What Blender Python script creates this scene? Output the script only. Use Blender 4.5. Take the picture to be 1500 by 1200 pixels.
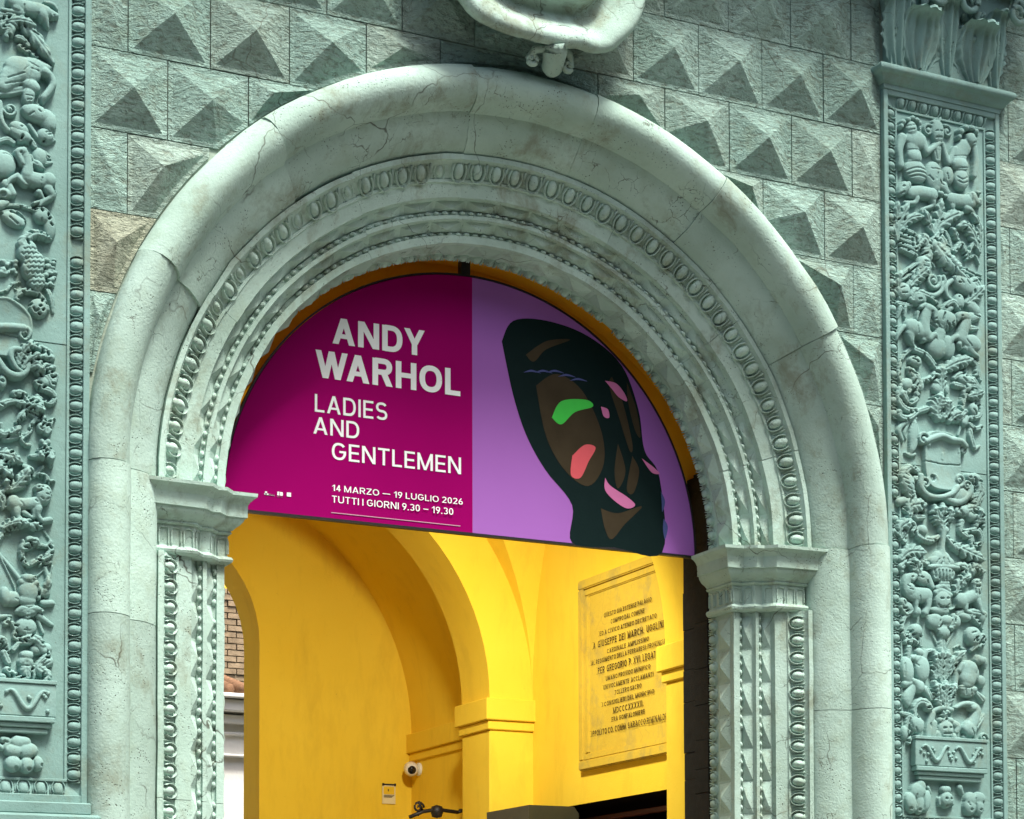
import bpy, bmesh, math, random
import numpy as np
from mathutils import Vector, Matrix, noise
random.seed(7); np.random.seed(7)
R = math.radians
scene = bpy.context.scene
col = scene.collection
for o in list(bpy.data.objects): bpy.data.objects.remove(o)

# ---------------------------------------------------------------- camera
F_PX, CAMX, CAMD, CAMZ, YAW, PITCH, ROLL, PY = 3061.745, -5.11828, 10.30163, 1.6, 0.45576, 0.04187, -0.00263, 1323.024
fw = Vector((math.sin(YAW)*math.cos(PITCH), math.cos(YAW)*math.cos(PITCH), math.sin(PITCH)))
rt0 = Vector((math.cos(YAW), -math.sin(YAW), 0)); up0 = rt0.cross(fw)
rt = rt0*math.cos(ROLL) + up0*math.sin(ROLL); up = -rt0*math.sin(ROLL) + up0*math.cos(ROLL)
cam = bpy.data.objects.new('camera', bpy.data.cameras.new('camera')); col.objects.link(cam)
m = Matrix((rt, up, -fw)).transposed().to_4x4(); m.translation = (CAMX, -CAMD, CAMZ)
cam.matrix_world = m
cam.data.sensor_width = 36; cam.data.lens = F_PX/1500*36
cam.data.shift_y = (PY-600)/1500; cam.data.clip_end = 500
scene.camera = cam
scene.render.resolution_x = 1024; scene.render.resolution_y = 819
# ---------------------------------------------------------------- sky, sun, exposure
world = bpy.data.worlds.new('World'); scene.world = world; world.use_nodes = True
nt = world.node_tree; bg = nt.nodes['Background']
sky = nt.nodes.new('ShaderNodeTexSky'); sky.sky_type = 'NISHITA'; sky.sun_disc = False
SUN_EL, SUN_AZ = 64, 17           # azimuth measured from straight in front of the facade, towards the right
sky.sun_elevation = R(SUN_EL); sky.sun_rotation = R(180-SUN_AZ)
sky.air_density = 1.0; sky.dust_density = 5.0; sky.ozone_density = 0.0
nt.links.new(sky.outputs[0], bg.inputs[0]); bg.inputs[1].default_value = 0.05
sun = bpy.data.objects.new('sun', bpy.data.lights.new('sun', 'SUN')); col.objects.link(sun)
sun.data.energy = 1.5; sun.data.angle = R(14); sun.data.color = (1.0, 0.96, 0.88)
sd = Vector((math.sin(R(SUN_AZ))*math.cos(R(SUN_EL)), -math.cos(R(SUN_AZ))*math.cos(R(SUN_EL)), math.sin(R(SUN_EL))))
sun.rotation_euler = sd.to_track_quat('Z', 'Y').to_euler()
scene.view_settings.view_transform = 'Standard'; scene.view_settings.look = 'None'
scene.view_settings.gamma = 1; scene.view_settings.use_curve_mapping = False
scene.view_settings.exposure = 2.36
scene.cycles.max_bounces = 8; scene.cycles.diffuse_bounces = 5

# ---------------------------------------------------------------- helpers
def at(px, py, Y):
    """the point of the plane y = Y seen at a pixel of the photograph: used to measure the building"""
    d = fw + rt*((px-750)/F_PX) - up*((py-PY)/F_PX)
    t = (Y+CAMD)/d.y
    return Vector((CAMX, -CAMD, CAMZ)) + d*t
def atx(px, py, X):
    d = fw + rt*((px-750)/F_PX) - up*((py-PY)/F_PX)
    t = (X-CAMX)/d.x
    return Vector((CAMX, -CAMD, CAMZ)) + d*t
def link(name, me, mat=None, parent=None, mw=None):
    o = bpy.data.objects.new(name, me); col.objects.link(o)
    if mat is not None and me is not None and len(me.materials) == 0: me.materials.append(mat)
    if parent is not None: o.parent = parent
    if mw is not None: o.matrix_local = mw
    return o
def tag(o, label=None, cat=None, group=None, kind=None):
    if label: o['label'] = label
    if cat: o['category'] = cat
    if group: o['group'] = group
    if kind: o['kind'] = kind
    return o
def thing(name, label, cat, loc=(0, 0, 0), group=None):
    o = bpy.data.objects.new(name, None); col.objects.link(o); o.location = loc; o.empty_display_size = .1
    return tag(o, label, cat, group)
def mesh(name, V, F, smooth=False):
    me = bpy.data.meshes.new(name); me.from_pydata([tuple(v) for v in V], [], F); me.update()
    if smooth: me.shade_smooth()
    return me
def fix(me):
    b = bmesh.new(); b.from_mesh(me); bmesh.ops.recalc_face_normals(b, faces=b.faces); b.to_mesh(me); b.free(); return me
def boxm(name, x0, x1, y0, y1, z0, z1, bev=0.0, seg=1):
    b = bmesh.new(); bmesh.ops.create_cube(b, size=1)
    for v in b.verts: v.co = Vector(((x0+x1)/2+v.co.x*(x1-x0), (y0+y1)/2+v.co.y*(y1-y0), (z0+z1)/2+v.co.z*(z1-z0)))
    if bev: bmesh.ops.bevel(b, geom=b.edges[:], offset=bev, segments=seg, affect='EDGES')
    me = bpy.data.meshes.new(name); b.to_mesh(me); b.free(); return me
def join(name, meshes):
    b = bmesh.new()
    for me in meshes: b.from_mesh(me)
    o = bpy.data.meshes.new(name); b.to_mesh(o); b.free(); return o
def tubem(name, pts, r, n=8, close=False):
    V, F = [], []
    pts = [Vector(p) for p in pts]; k = len(pts)
    rs = r if isinstance(r, (list, tuple)) else [r]*k
    for i, p in enumerate(pts):
        t = (pts[min(i+1, k-1)]-pts[max(i-1, 0)]).normalized()
        a = t.cross(Vector((0, 0, 1)) if abs(t.z) < .9 else Vector((1, 0, 0))).normalized(); b2 = t.cross(a)
        for j in range(n):
            w = 2*math.pi*j/n; V.append(p+(a*math.cos(w)+b2*math.sin(w))*rs[i])
    for i in range(k-1):
        for j in range(n): F.append((i*n+j, i*n+(j+1) % n, (i+1)*n+(j+1) % n, (i+1)*n+j))
    F.append(tuple(range(n))); F.append(tuple((k-1)*n+j for j in range(n)))
    return fix(mesh(name, V, F, True))
def lathe(name, prof, n=20, axis='z'):
    V, F = [], []
    for r_, h in prof:
        for j in range(n):
            w = 2*math.pi*j/n
            V.append((r_*math.cos(w), r_*math.sin(w), h) if axis == 'z' else (r_*math.cos(w), h, r_*math.sin(w)))
    for i in range(len(prof)-1):
        for j in range(n): F.append((i*n+j, i*n+(j+1) % n, (i+1)*n+(j+1) % n, (i+1)*n+j))
    F.append(tuple(range(n))); F.append(tuple((len(prof)-1)*n+j for j in range(n)))
    return fix(mesh(name, V, F, True))

# ---------------------------------------------------------------- materials
class N:
    def __init__(s, name, rough=.9, spec=.3):
        s.m = bpy.data.materials.new(name); s.m.use_nodes = True; s.t = s.m.node_tree; s.b = s.t.nodes['Principled BSDF']
        s.b.inputs['Roughness'].default_value = rough; s.b.inputs['Specular IOR Level'].default_value = spec
        s.pos = s.t.nodes.new('ShaderNodeNewGeometry').outputs['Position']
    def n(s, ty, **kw):
        x = s.t.nodes.new(ty)
        for k, v in kw.items():
            if isinstance(v, bpy.types.NodeSocket): s.t.links.new(v, x.inputs[k] if not k.startswith('i') else x.inputs[int(k[1:])])
            elif k[0] == 'i' and k[1:].isdigit(): x.inputs[int(k[1:])].default_value = v
            elif k in x.inputs: x.inputs[k].default_value = v
            else: setattr(x, k, v)
        return x
    def noise(s, scale, detail=4, rough=.55, vec=None, dist=0):
        x = s.n('ShaderNodeTexNoise', Scale=scale, Detail=detail, Roughness=rough, Distortion=dist); s.t.links.new(vec or s.pos, x.inputs['Vector']); return x.outputs['Fac']
    def ramp(s, fac, a, b, va=0.0, vb=1.0):
        x = s.n('ShaderNodeMapRange', clamp=True); s.t.links.new(fac, x.inputs['Value'])
        for k, v in (('From Min', a), ('From Max', b), ('To Min', va), ('To Max', vb)): x.inputs[k].default_value = v
        return x.outputs[0]
    def mul(s, a, b, op='MULTIPLY'):
        x = s.n('ShaderNodeMath', operation=op)
        for i, v in enumerate((a, b)):
            if isinstance(v, bpy.types.NodeSocket): s.t.links.new(v, x.inputs[i])
            else: x.inputs[i].default_value = v
        return x.outputs[0]
    def mix(s, fac, a, b):
        x = s.n('ShaderNodeMix', data_type='RGBA')
        for i, v in ((0, fac), (6, a), (7, b)):
            if isinstance(v, bpy.types.NodeSocket): s.t.links.new(v, x.inputs[i])
            else: x.inputs[i].default_value = v if i == 0 else (*v, 1)
        return x.outputs[2]
    def warp(s, amt, scale, st=(1, 1, 1)):
        nz = s.n('ShaderNodeTexNoise', Scale=scale, Detail=4.0); s.t.links.new(s.pos, nz.inputs['Vector'])
        a = s.n('ShaderNodeVectorMath', operation='MULTIPLY_ADD'); s.t.links.new(nz.outputs['Color'], a.inputs[0]); a.inputs[1].default_value = (amt,)*3; s.t.links.new(s.pos, a.inputs[2])
        b = s.n('ShaderNodeVectorMath', operation='MULTIPLY'); s.t.links.new(a.outputs[0], b.inputs[0]); b.inputs[1].default_value = st
        return b.outputs[0]
    def crack(s, scale, width, amt=.25, ws=3, st=(1, 1, 1)):
        v = s.n('ShaderNodeTexVoronoi', feature='DISTANCE_TO_EDGE', Scale=scale); s.t.links.new(s.warp(amt, ws, st), v.inputs['Vector'])
        return s.ramp(v.outputs['Distance'], 0, width, 1, 0)
    def color(s, c):
        if isinstance(c, bpy.types.NodeSocket): s.t.links.new(c, s.b.inputs['Base Color'])
        else: s.b.inputs['Base Color'].default_value = (*c, 1)
    def bump(s, h, dist, strength=1.0, prev=None):
        x = s.n('ShaderNodeBump', Strength=strength, Distance=dist); s.t.links.new(h, x.inputs['Height'])
        if prev: s.t.links.new(prev, x.inputs['Normal'])
        s.t.links.new(x.outputs[0], s.b.inputs['Normal']); return x.outputs[0]

def stone(name, base, dark, stain, crk=.5, pits=.5, bmp=.003, rough=.85, hammered=False, rnd=.12):
    k = N(name, rough, .25)
    hm = k.noise(26, 4, .72, k.warp(.05, 8, (.7, 1, 1.6)), .4) if hammered else None
    big = k.noise(1.3, 5, .6); mid = k.noise(7, 5, .6); fine = k.noise(70, 3, .6)
    c = k.mix(k.ramp(big, .38, .66), base, dark)
    c = k.mix(k.mul(k.ramp(mid, .52, .75), .45), c, stain)
    mask = k.ramp(k.noise(2.3, 3), .48, .62)
    cr = k.mul(k.crack(1.6, .008, .5, 2.2), mask)
    cr2 = k.mul(k.crack(9, .024, .22, 6), k.ramp(k.noise(4.1, 5, .7), .55, .66))
    crs = k.mul(k.mul(cr, cr2, 'MAXIMUM'), crk)
    c = k.mix(crs, c, (.06, .065, .05))
    pz = k.n('ShaderNodeTexVoronoi', Scale=62.0, Randomness=1.0); k.t.links.new(k.pos, pz.inputs['Vector'])
    pit = k.mul(k.ramp(pz.outputs['Distance'], .12, .26, 1, 0), k.ramp(k.noise(5.5, 4, .7), .5, .64))
    pit = k.mul(pit, pits)
    c = k.mix(pit, c, (.07, .075, .06))
    if hammered:
        oi2 = k.n('ShaderNodeObjectInfo').outputs['Random']; c = k.mix(k.ramp(k.mul(k.mul(oi2, 7.13), 1.0, 'MODULO'), .55, 1.0, 0, .30), c, (.38, .41, .34))
    if hammered: c = k.mix(k.mul(k.ramp(hm, .50, .36), .55), c, (.09, .10, .07))
    else: c = k.mix(k.mul(k.ramp(k.noise(3.2, 6, .72, k.warp(.25, 2.2, (1, 1, .7))), .52, .66), .6 if crk > .5 else .4), c, (.15, .16, .10))
    oi = k.n('ShaderNodeObjectInfo').outputs['Random']
    hsv = k.n('ShaderNodeHueSaturation'); k.t.links.new(c, hsv.inputs['Color']); k.t.links.new(k.ramp(oi, 0, 1, 1-rnd, 1+rnd), hsv.inputs['Value'])
    k.color(hsv.outputs[0])
    pr = k.bump(fine, bmp)
    if hammered:
        h1 = hm
        k.bump(h1, .045, 1, pr)
    else:
        pr = k.bump(mid, .008, .6, pr)
        if crk > .5:
            s2 = k.n('ShaderNodeBump', Strength=1.0, Distance=.004, invert=True); k.t.links.new(pit, s2.inputs['Height']); k.t.links.new(pr, s2.inputs['Normal']); k.t.links.new(s2.outputs[0], k.b.inputs['Normal'])
    return k.m
M = {}
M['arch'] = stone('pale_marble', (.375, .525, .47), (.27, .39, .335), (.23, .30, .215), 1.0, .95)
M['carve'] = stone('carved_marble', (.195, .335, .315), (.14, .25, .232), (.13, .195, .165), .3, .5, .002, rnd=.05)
M['wall'] = stone('hammered_marble', (.305, .46, .41), (.20, .325, .285), (.17, .22, .15), .8, .6, .004, .95, True, .08)
M['wallbrown'] = stone('stained_marble', (.29, .34, .26), (.25, .28, .20), (.23, .21, .13), .35, .5, .004, .95, True, .10)
M['mortar'] = stone('joint_marble', (.30, .38, .32), (.2, .25, .2), (.16, .17, .12), .5, .6, rnd=0)
def plaster():
    k = N('yellow_plaster', .85, .2)
    c = k.mix(k.ramp(k.noise(.9, 4), .35, .7), (.86, .61, .045), (.82, .55, .03))
    c = k.mix(k.mul(k.ramp(k.noise(5, 5, .7, k.warp(.1, 3, (1, 1, .25))), .50, .76), .5), c, (.64, .42, .03))
    c = k.mix(k.mul(k.ramp(k.noise(28, 3, .8), .70, .74), .5), c, (.40, .24, .03))
    k.color(c); p = k.bump(k.noise(3.5, 3), .012, .5); k.bump(k.noise(90, 2), .0015, 1, p); return k.m
M['plaster'] = plaster()
def simple(name, c, rough=.6, spec=.4, var=.12, sc=12, metal=0, bmp=.001):
    k = N(name, rough, spec); k.b.inputs['Metallic'].default_value = metal
    k.color(k.mix(k.ramp(k.noise(sc, 4), .3, .7), c, tuple(v*(1-var) for v in c))); k.bump(k.noise(sc*6, 3), bmp); return k.m
M['magenta'] = simple('magenta_vinyl', (.26, .0, .105), .6, .03, .05, 2, bmp=.0003)
M['violet'] = simple('violet_vinyl', (.30, .115, .42), .6, .05, .05, 2, bmp=.0003)
M['white'] = simple('white_print', (.78, .84, .84), .5, .3, .03)
M['ink'] = simple('dark_ink', (.006, .016, .016), .6, .03, .1)
M['brown'] = simple('brown_ink', (.05, .04, .024), .6, .03, .25, 6)
M['green'] = simple('green_ink', (.04, .55, .06), .5, .3, .1)
M['coral'] = simple('coral_ink', (.62, .09, .11), .5, .3, .1)
M['pink'] = simple('pink_ink', (.55, .16, .36), .5, .3, .1)
M['blue'] = simple('blue_ink', (.05, .07, .22), .5, .3, .1)
M['black'] = simple('black_metal', (.012, .012, .012), .45, .4)
M['iron'] = simple('wrought_iron', (.02, .017, .013), .5, .5, .4, 30)
M['glass'] = simple('lantern_glass', (.55, .46, .28), .15, .5, .1)
M['cream'] = simple('cream_housing', (.78, .74, .60), .4, .5, .03)
M['lens'] = simple('lens_black', (.008, .008, .009), .1, .6)
M['slab'] = stone('plaque_stone', (.62, .44, .04), (.55, .38, .035), (.46, .30, .03), .2, .3, .002, rnd=0)
M['letter'] = simple('incised_paint', (.035, .02, .006), .8, .2)
M['paper'] = simple('notice_paper', (.75, .66, .35), .7, .2)
M['signyellow'] = simple('notice_yellow', (.80, .52, .02), .6, .2)
M['lobby'] = simple('olive_grey_panel', (.045, .043, .022), .5, .3, .15)
M['dark'] = simple('dark_interior', (.015, .008, .006), .8, .1)
M['oldwood'] = simple('old_dark_wood', (.014, .015, .013), .8, .2, .45, 25, bmp=.004)
M['whitewall'] = simple('pale_courtyard_stone', (.80, .80, .76), .8, .2, .12, 3, bmp=.004)
M['tile'] = simple('roof_tile', (.30, .17, .10), .9, .1, .5, 14, bmp=.006)
M['brick'] = simple('old_brick', (.38, .29, .19), .9, .1, .5, 9, bmp=.006)
M['paving'] = simple('paving_stone', (.10, .095, .08), .9, .2, .25, 4, bmp=.004)
M['slate'] = M['mortar']

# ---------------------------------------------------------------- ground
pv = link('pavement', boxm('pavement', -60, 60, -6.0, -.14, .002, .13, .01), simple('pale_pavement', (.24, .24, .215), .9, .2, .2, 3, bmp=.004)); tag(pv, kind='structure')
g = link('ground', mesh('ground', [(-150, -150, 0), (150, -150, 0), (150, 150, 0), (-150, 150, 0)], [(0, 1, 2, 3)]), M['paving']); tag(g, kind='structure')

ZS = 4.265          # springing of the arch
H = .42             # height of one course
GZ = ZS + (7.088-5)*H   # a course line (5.142)
PXI, PXO = 2.448, 3.335   # pilasters from |x| = PXI to PXO
op = thing('opposite_palace', 'plain brick palace front across the street behind the viewer', 'building')
OB = simple('dark_brick_front', (.17, .11, .08), .9, .1, .3, 6)
link('wall', boxm('wall', -40, 40, -24, -16, 0, 13), OB, op)
link('cornice', boxm('cornice', -40.3, 40.3, -24, -15.4, 13.01, 13.5, .05), OB, op)
for i in range(12):
    for z in (1.6, 7.4):
        w_ = link('window', boxm('window', -33+i*6, -31.6+i*6, -16.02, -15.9, z, z+2.3, .03), M['mortar'], op)
        link('pane', boxm('pane', -32.85+i*6, -31.75+i*6, -15.89, -15.88, z+.15, z+2.15), M['dark'], w_)
# ---------------------------------------------------------------- diamond wall
facade = thing('diamond_facade', 'grey green palace wall of pointed diamond shaped stone blocks around the arched entrance', 'wall')
def wall_sheet():
    V, F = [], []
    def quad(x0, x1, za, zb, z1=9.2, y=0.0):
        i = len(V); V.extend([(x0, y, za), (x1, y, zb), (x1, y, z1), (x0, y, z1)]); F.append((i, i+1, i+2, i+3))
    r = 2.3
    quad(-9, -r, 0, 0); quad(r, 9, 0, 0)
    for i in range(48):
        a, b = -math.cos(math.pi*i/48)*r, -math.cos(math.pi*(i+1)/48)*r
        quad(a, b, ZS+math.sqrt(max(0, r*r-a*a)), ZS+math.sqrt(max(0, r*r-b*b)))
    i = len(V); V.extend([(-9, 0, 9.2), (9, 0, 9.2), (9, 7, 9.2), (-9, 7, 9.2)]); F.append((i, i+1, i+2, i+3))
    for s in (-9, 9):
        i = len(V); V.extend([(s, 0, 0), (s, 7, 0), (s, 7, 9.2), (s, 0, 9.2)]); F.append((i, i+1, i+2, i+3))
    return mesh('wall_core', V, F)
link('wall_core', wall_sheet(), M['mortar'], facade)
RC = 2.462
def stone_poly(x0, x1, z0, z1):
    pts = []
    nn = 10
    C4 = [(x0, z0), (x1, z0), (x1, z1), (x0, z1)]
    bd = []
    for k in range(4):
        a, b = C4[k], C4[(k+1) % 4]
        for i in range(nn): bd.append((a[0]+(b[0]-a[0])*i/nn, a[1]+(b[1]-a[1])*i/nn, i == 0))
    out = [(x*x+(z-ZS)**2 > RC*RC or z < ZS and abs(x) > RC) for x, z, _ in bd]
    if all(out): return [(x, z) for x, z in C4]
    if not any(out): return None
    n = len(bd)
    s = next(i for i in range(n) if out[i] and not out[i-1])
    run = []
    def cross(pi, po):
        a, b = pi, po
        for _ in range(20):
            mx, mz = (a[0]+b[0])/2, (a[1]+b[1])/2
            if mx*mx+(mz-ZS)**2 > RC*RC: b = (mx, mz)
            else: a = (mx, mz)
        return b
    first = cross(bd[s-1], bd[s]); run.append(first)
    i = s
    while out[i % n]:
        x, z, c = bd[i % n]
        if c: run.append((x, z))
        i += 1
    last = cross(bd[i % n], bd[(i-1) % n]); run.append(last)
    a0 = math.atan2(last[1]-ZS, last[0]); a1 = math.atan2(first[1]-ZS, first[0])
    for k in range(1, 5):
        a = a0+(a1-a0)*k/5; run.append((RC*math.cos(a), ZS+RC*math.sin(a)))
    return run
def area(p): return abs(sum(p[i][0]*p[(i+1) % len(p)][1]-p[(i+1) % len(p)][0]*p[i][1] for i in range(len(p))))/2
def inset(p, d):
    n = len(p); c = (sum(q[0] for q in p)/n, sum(q[1] for q in p)/n); A = sum(p[i][0]*p[(i+1) % n][1]-p[(i+1) % n][0]*p[i][1] for i in range(n)); sg = 1 if A > 0 else -1
    res = []
    for i in range(n):
        a, b, c2 = Vector(p[i-1]), Vector(p[i]), Vector(p[(i+1) % n])
        e1, e2 = (b-a).normalized(), (c2-b).normalized()
        n1, n2 = Vector((-e1.y, e1.x))*sg, Vector((-e2.y, e2.x))*sg
        k = n1+n2; l = max(.5, (1+n1.dot(n2)))
        res.append(tuple(b+k*(d/l)))
    return res
def stone_piece(x0, x1, z0, z1, brown=False):
    p = stone_poly(x0, x1, z0, z1)
    if not p or area(p) < .0035: return
    p = inset(p, .002 + random.uniform(0, .0022)); ar = area(p)
    margin = min(.024, math.sqrt(ar)*.09)
    q = inset(p, margin)
    A, cx, cz = 0, 0, 0
    for i in range(len(q)):
        a, b = q[i], q[(i+1) % len(q)]; w = a[0]*b[1]-b[0]*a[1]; A += w; cx += (a[0]+b[0])*w; cz += (a[1]+b[1])*w
    cx, cz = cx/(3*A), cz/(3*A)
    w_, h_ = max(a[0] for a in q)-min(a[0] for a in q), max(a[1] for a in q)-min(a[1] for a in q)
    hgt = .098*min(1, min(w_, h_)/.37)*random.uniform(.94, 1.05)
    cx += random.uniform(-.006, .006); cz += random.uniform(-.006, .006)
    yf = -.010-random.uniform(0, .004)
    V = [(a[0], .02, a[1]) for a in p]+[(a[0], yf, a[1]) for a in p]+[(a[0], yf-.001, a[1]) for a in q]
    n = len(p); mid = []
    for k, f in enumerate((.5,)):
        for a in q: V.append((a[0]+(cx-a[0])*f+random.uniform(-.003, .003), yf-hgt*(f+random.uniform(-.02, .02)), a[1]+(cz-a[1])*f+random.uniform(-.003, .003)))
    V.append((cx, yf-hgt*.985, cz)); F = []
    for i in range(n):
        j = (i+1) % n
        for l in range(3): F.append((l*n+i, l*n+j, (l+1)*n+j, (l+1)*n+i))
        F.append((3*n+i, 3*n+j, 4*n))
    link('stone', fix(mesh('stone', V, F)), M['wallbrown'] if brown else M['wall'], facade)
P = .4375
for k in range(-8, 10):
    z0 = GZ+k*H; z1 = z0+H
    odd = k % 2
    if z0 > 4.0:
        # right of centre
        ph = 1.592 if k % 2 == 0 else 1.361   # course 4 (z 6.82) carries the joints at 1.592
        xs = [ph+P*j for j in range(-8, 4)]; xs = [x for x in xs if .2 < x < PXI-.05]+[PXI]
        phl = -2.04 if k % 2 == 0 else -2.25
        xl = [phl+P*j for j in range(0, 8)]; xl = [-PXI]+[x for x in xl if -PXI+.05 < x < -.2]
        for row in (xl, xs):
            for a, b in zip(row, row[1:]):
                br = (k == 0 and b < -1.8) or (k == 2 and a > 1.2 and False) or (k == 1 and a > 1.0 and b < 1.7)
                stone_piece(a, b, z0, z1, br)
        stone_piece(xl[-1], xs[0], z0, z1)
    ph = PXO + (.31 if k % 2 else .10)
    xs = [PXO]+[ph+P*j for j in range(0, 6)]
    for a, b in zip(xs, xs[1:]): stone_piece(a, b, z0, z1)
    xs = [-PXO-P*2, -PXO-P, -PXO]
    if k > 1:
        for a, b in zip(xs, xs[1:]): stone_piece(a, b, z0, z1)

# ---------------------------------------------------------------- arch
arch = thing('entrance_arch', 'pale marble round arch with thick roll moulding, egg and dart bands and two jambs', 'arch')
def wob(v, amp=.004, sc=3.0):
    ch = noise.noise(Vector(v)*5.3)
    amp = amp*(1+2.2*max(0, ch-.28)/.3)
    n3 = noise.noise_vector(Vector(v)*sc); n4 = noise.noise_vector(Vector(v)*sc*4.3)
    return Vector(v)+n3*amp+n4*amp*.45
def sub(prof, d=.03):
    o = []
    for a, b in zip(prof, prof[1:]):
        L = math.hypot(b[0]-a[0], b[1]-a[1]); n = max(1, int(L/d))
        for i in range(n): o.append((a[0]+(b[0]-a[0])*i/n, a[1]+(b[1]-a[1])*i/n))
    o.append(prof[-1]); return o
def sweep(name, prof, path, amp=.003):
    """path: list of functions (r, y) -> point"""
    V, F = [], []; n = len(prof)
    for f in path:
        for r_, y in prof: V.append(wob(f(r_, y), amp))
    for i in range(len(path)-1):
        for j in range(n):
            F.append((i*n+j, i*n+(j+1) % n, (i+1)*n+(j+1) % n, (i+1)*n+j))
    F.append(tuple(range(n))); F.append(tuple((len(path)-1)*n+j for j in range(n)))
    me = fix(mesh(name, V, F, True))
    me.set_sharp_from_angle(angle=R(38)); return me
def arcf(th): return lambda r_, y: (-r_*math.cos(th), y, ZS+r_*math.sin(th))
def jf(side, z): return lambda r_, y: (side*r_, y, z)
OUT = [(2.46, .10), (2.455, .0), (2.452, -.04), (2.437, -.082), (2.405, -.115), (2.36, -.132), (2.315, -.128), (2.272, -.102), (2.24, -.06), (2.222, -.01), (2.215, .022),
       (2.195, .03), (2.15, .05), (2.10, .085), (2.06, .125), (2.035, .165)]
OUT = sub(OUT, .03)+[(2.03, .19), (2.03, .5), (2.46, .5)]
IN = [(2.03, .172), (2.03, .150), (2.002, .150), (1.999, .166), (1.985, .186), (1.955, .212), (1.925, .226), (1.917, .230), (1.915, .222), (1.90, .222), (1.895, .232),
      (1.86, .240), (1.822, .246), (1.818, .285), (1.77, .333), (1.768, .318), (1.745, .318), (1.742, .300), (1.720, .300), (1.716, .332), (1.668, .385), (1.665, .378), (1.648, .378), (1.645, .362), (1.603, .362),
      (1.600, .375), (1.600, .545), (1.603, .60)]
IN = sub(IN, .03)+[(1.604, .62), (2.03, .62)]
def voussoirs(name, prof, cuts, gap, dr, amp):
    for a, b in zip(cuts, cuts[1:]):
        n = max(3, int((b-a)/3)); r_off = random.uniform(-dr, dr); y_off = random.uniform(-dr, dr)
        path = [arcf(R(a+gap+(b-a-2*gap)*i/n)) for i in range(n+1)]
        pr = [(r_+(r_off if r_ < 2.44 and r_ > 1.61 else 0), y+(y_off if y < .45 else 0)) for r_, y in prof]
        link(name, sweep(name, pr, path, amp), M['arch'], arch)
voussoirs('voussoir', OUT, [0, 27, 51, 82, 100.5, 122, 148, 180], .035, .007, .006)
voussoirs('inner_voussoir', IN, [0, 30, 62, 82, 112, 139, 163, 180], .03, .003, .0045)
for s, cz in ((-1, [ZS-.001, 3.49, 2.35, .0]), (1, [ZS-.001, 3.28, 2.1, .0])):
    for a, b in zip(cz, cz[1:]):
        n = max(2, int((a-b)/.12)); link('jamb_stone', sweep('jamb_stone', OUT, [jf(s, a-.002-(a-b-.004)*i/n) for i in range(n+1)], .005), M['arch'], arch)
    for a, b in zip([3.89, 2.6, 0.0], [2.6, 0.0]):
        n = max(2, int((a-b)/.12)); link('inner_jamb_stone', sweep('inner_jamb_stone', IN, [jf(s, a-.0015-(a-b-.003)*i/n) for i in range(n+1)], .003), M['arch'], arch)

# egg with its shell rim and the dart beside it; x along the row, y across (point of the egg towards -y), z outwards
def egg_mesh(name, w, l, h, pitch, seg=10, sq=False):
    V, F = [], []
    rows = 4
    for i in range(rows+1):
        f = i/rows; rr = math.cos(f*math.pi/2); zz = math.sin(f*math.pi/2)*h
        for j in range(seg):
            a = 2*math.pi*j/seg; sx_, sy_ = math.cos(a), math.sin(a)
            if sq: sx_, sy_ = math.copysign(abs(sx_)**.7, sx_), math.copysign(abs(sy_)**(.5 if sy_ > 0 else .8), sy_)
            V.append((sx_*w/2*max(rr, .02), sy_*l/2*max(rr, .02), zz))
    for i in range(rows):
        for j in range(seg): F.append((i*seg+j, i*seg+(j+1) % seg, (i+1)*seg+(j+1) % seg, (i+1)*seg+j))
    base = len(V); n = 12                                  # rim: open at the top (+y)
    for i in range(n+1):
        a = math.pi*(-1.22)+math.pi*1.44*i/n
        ca, sa = math.cos(a), math.sin(a)
        for k_, (o_, z_) in enumerate(((1.20, 0), (1.22, h*.8), (1.34, h*.8), (1.42, 0))):
            V.append((ca*w/2*o_*1.02, sa*(l/2)*(1+(o_-1)*.7), z_))
    for i in range(n):
        for k_ in range(3): a = base+i*4+k_; F.append((a, a+4, a+5, a+1))
    x = pitch/2; b2 = len(V); d = pitch*.07
    V += [(x-d, l*.45, 0), (x+d, l*.45, 0), (x, -l*.62, 0), (x-d*.4, l*.45, h*.6), (x+d*.4, l*.45, h*.6), (x, -l*.3, h*.45)]
    F += [(b2, b2+3, b2+5, b2+2), (b2+1, b2+2, b2+5, b2+4), (b2+3, b2+4, b2+5), (b2, b2+1, b2+4, b2+3)]
    return fix(mesh(name, V, F, True))
def frame_mat(pos, tan, nor, sc=1):
    z = Vector(nor).normalized(); x = Vector(tan).normalized(); x = (x-z*x.dot(z)).normalized(); y = z.cross(x)
    m_ = Matrix((x, y, z)).transposed().to_4x4(); m_.translation = pos; return m_ @ Matrix.Diagonal((sc, sc, sc, 1))
def path_frames(r_, y, nr, ny, pitch, zbot, ztop=3.87, jamb=True, arc=True):
    """frames along the arc and down both jambs; nr, ny = normal in (radial, y); x axis along the row, y axis = towards the outside of the arch"""
    out = []
    if arc:
        n = int(math.pi*r_/pitch)
        for i in range(n):
            th = math.pi*(i+.5)/n; er = Vector((-math.cos(th), 0, math.sin(th))); t = Vector((math.sin(th), 0, math.cos(th)))
            pos = Vector((0, y, ZS))+er*r_; out.append((pos, t, er, er*nr+Vector((0, ny, 0)), 'arc', th))
    if jamb:
        for s in (-1, 1):
            n = int((ztop-zbot)/pitch)
            for i in range(n):
                z = ztop-(i+.5)*pitch; er = Vector((s, 0, 0)); t = Vector((0, 0, 1 if s < 0 else -1))
                out.append((Vector((s*r_, y, z)), t, er, er*nr+Vector((0, ny, 0)), 'jamb', s))
    return out
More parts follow.
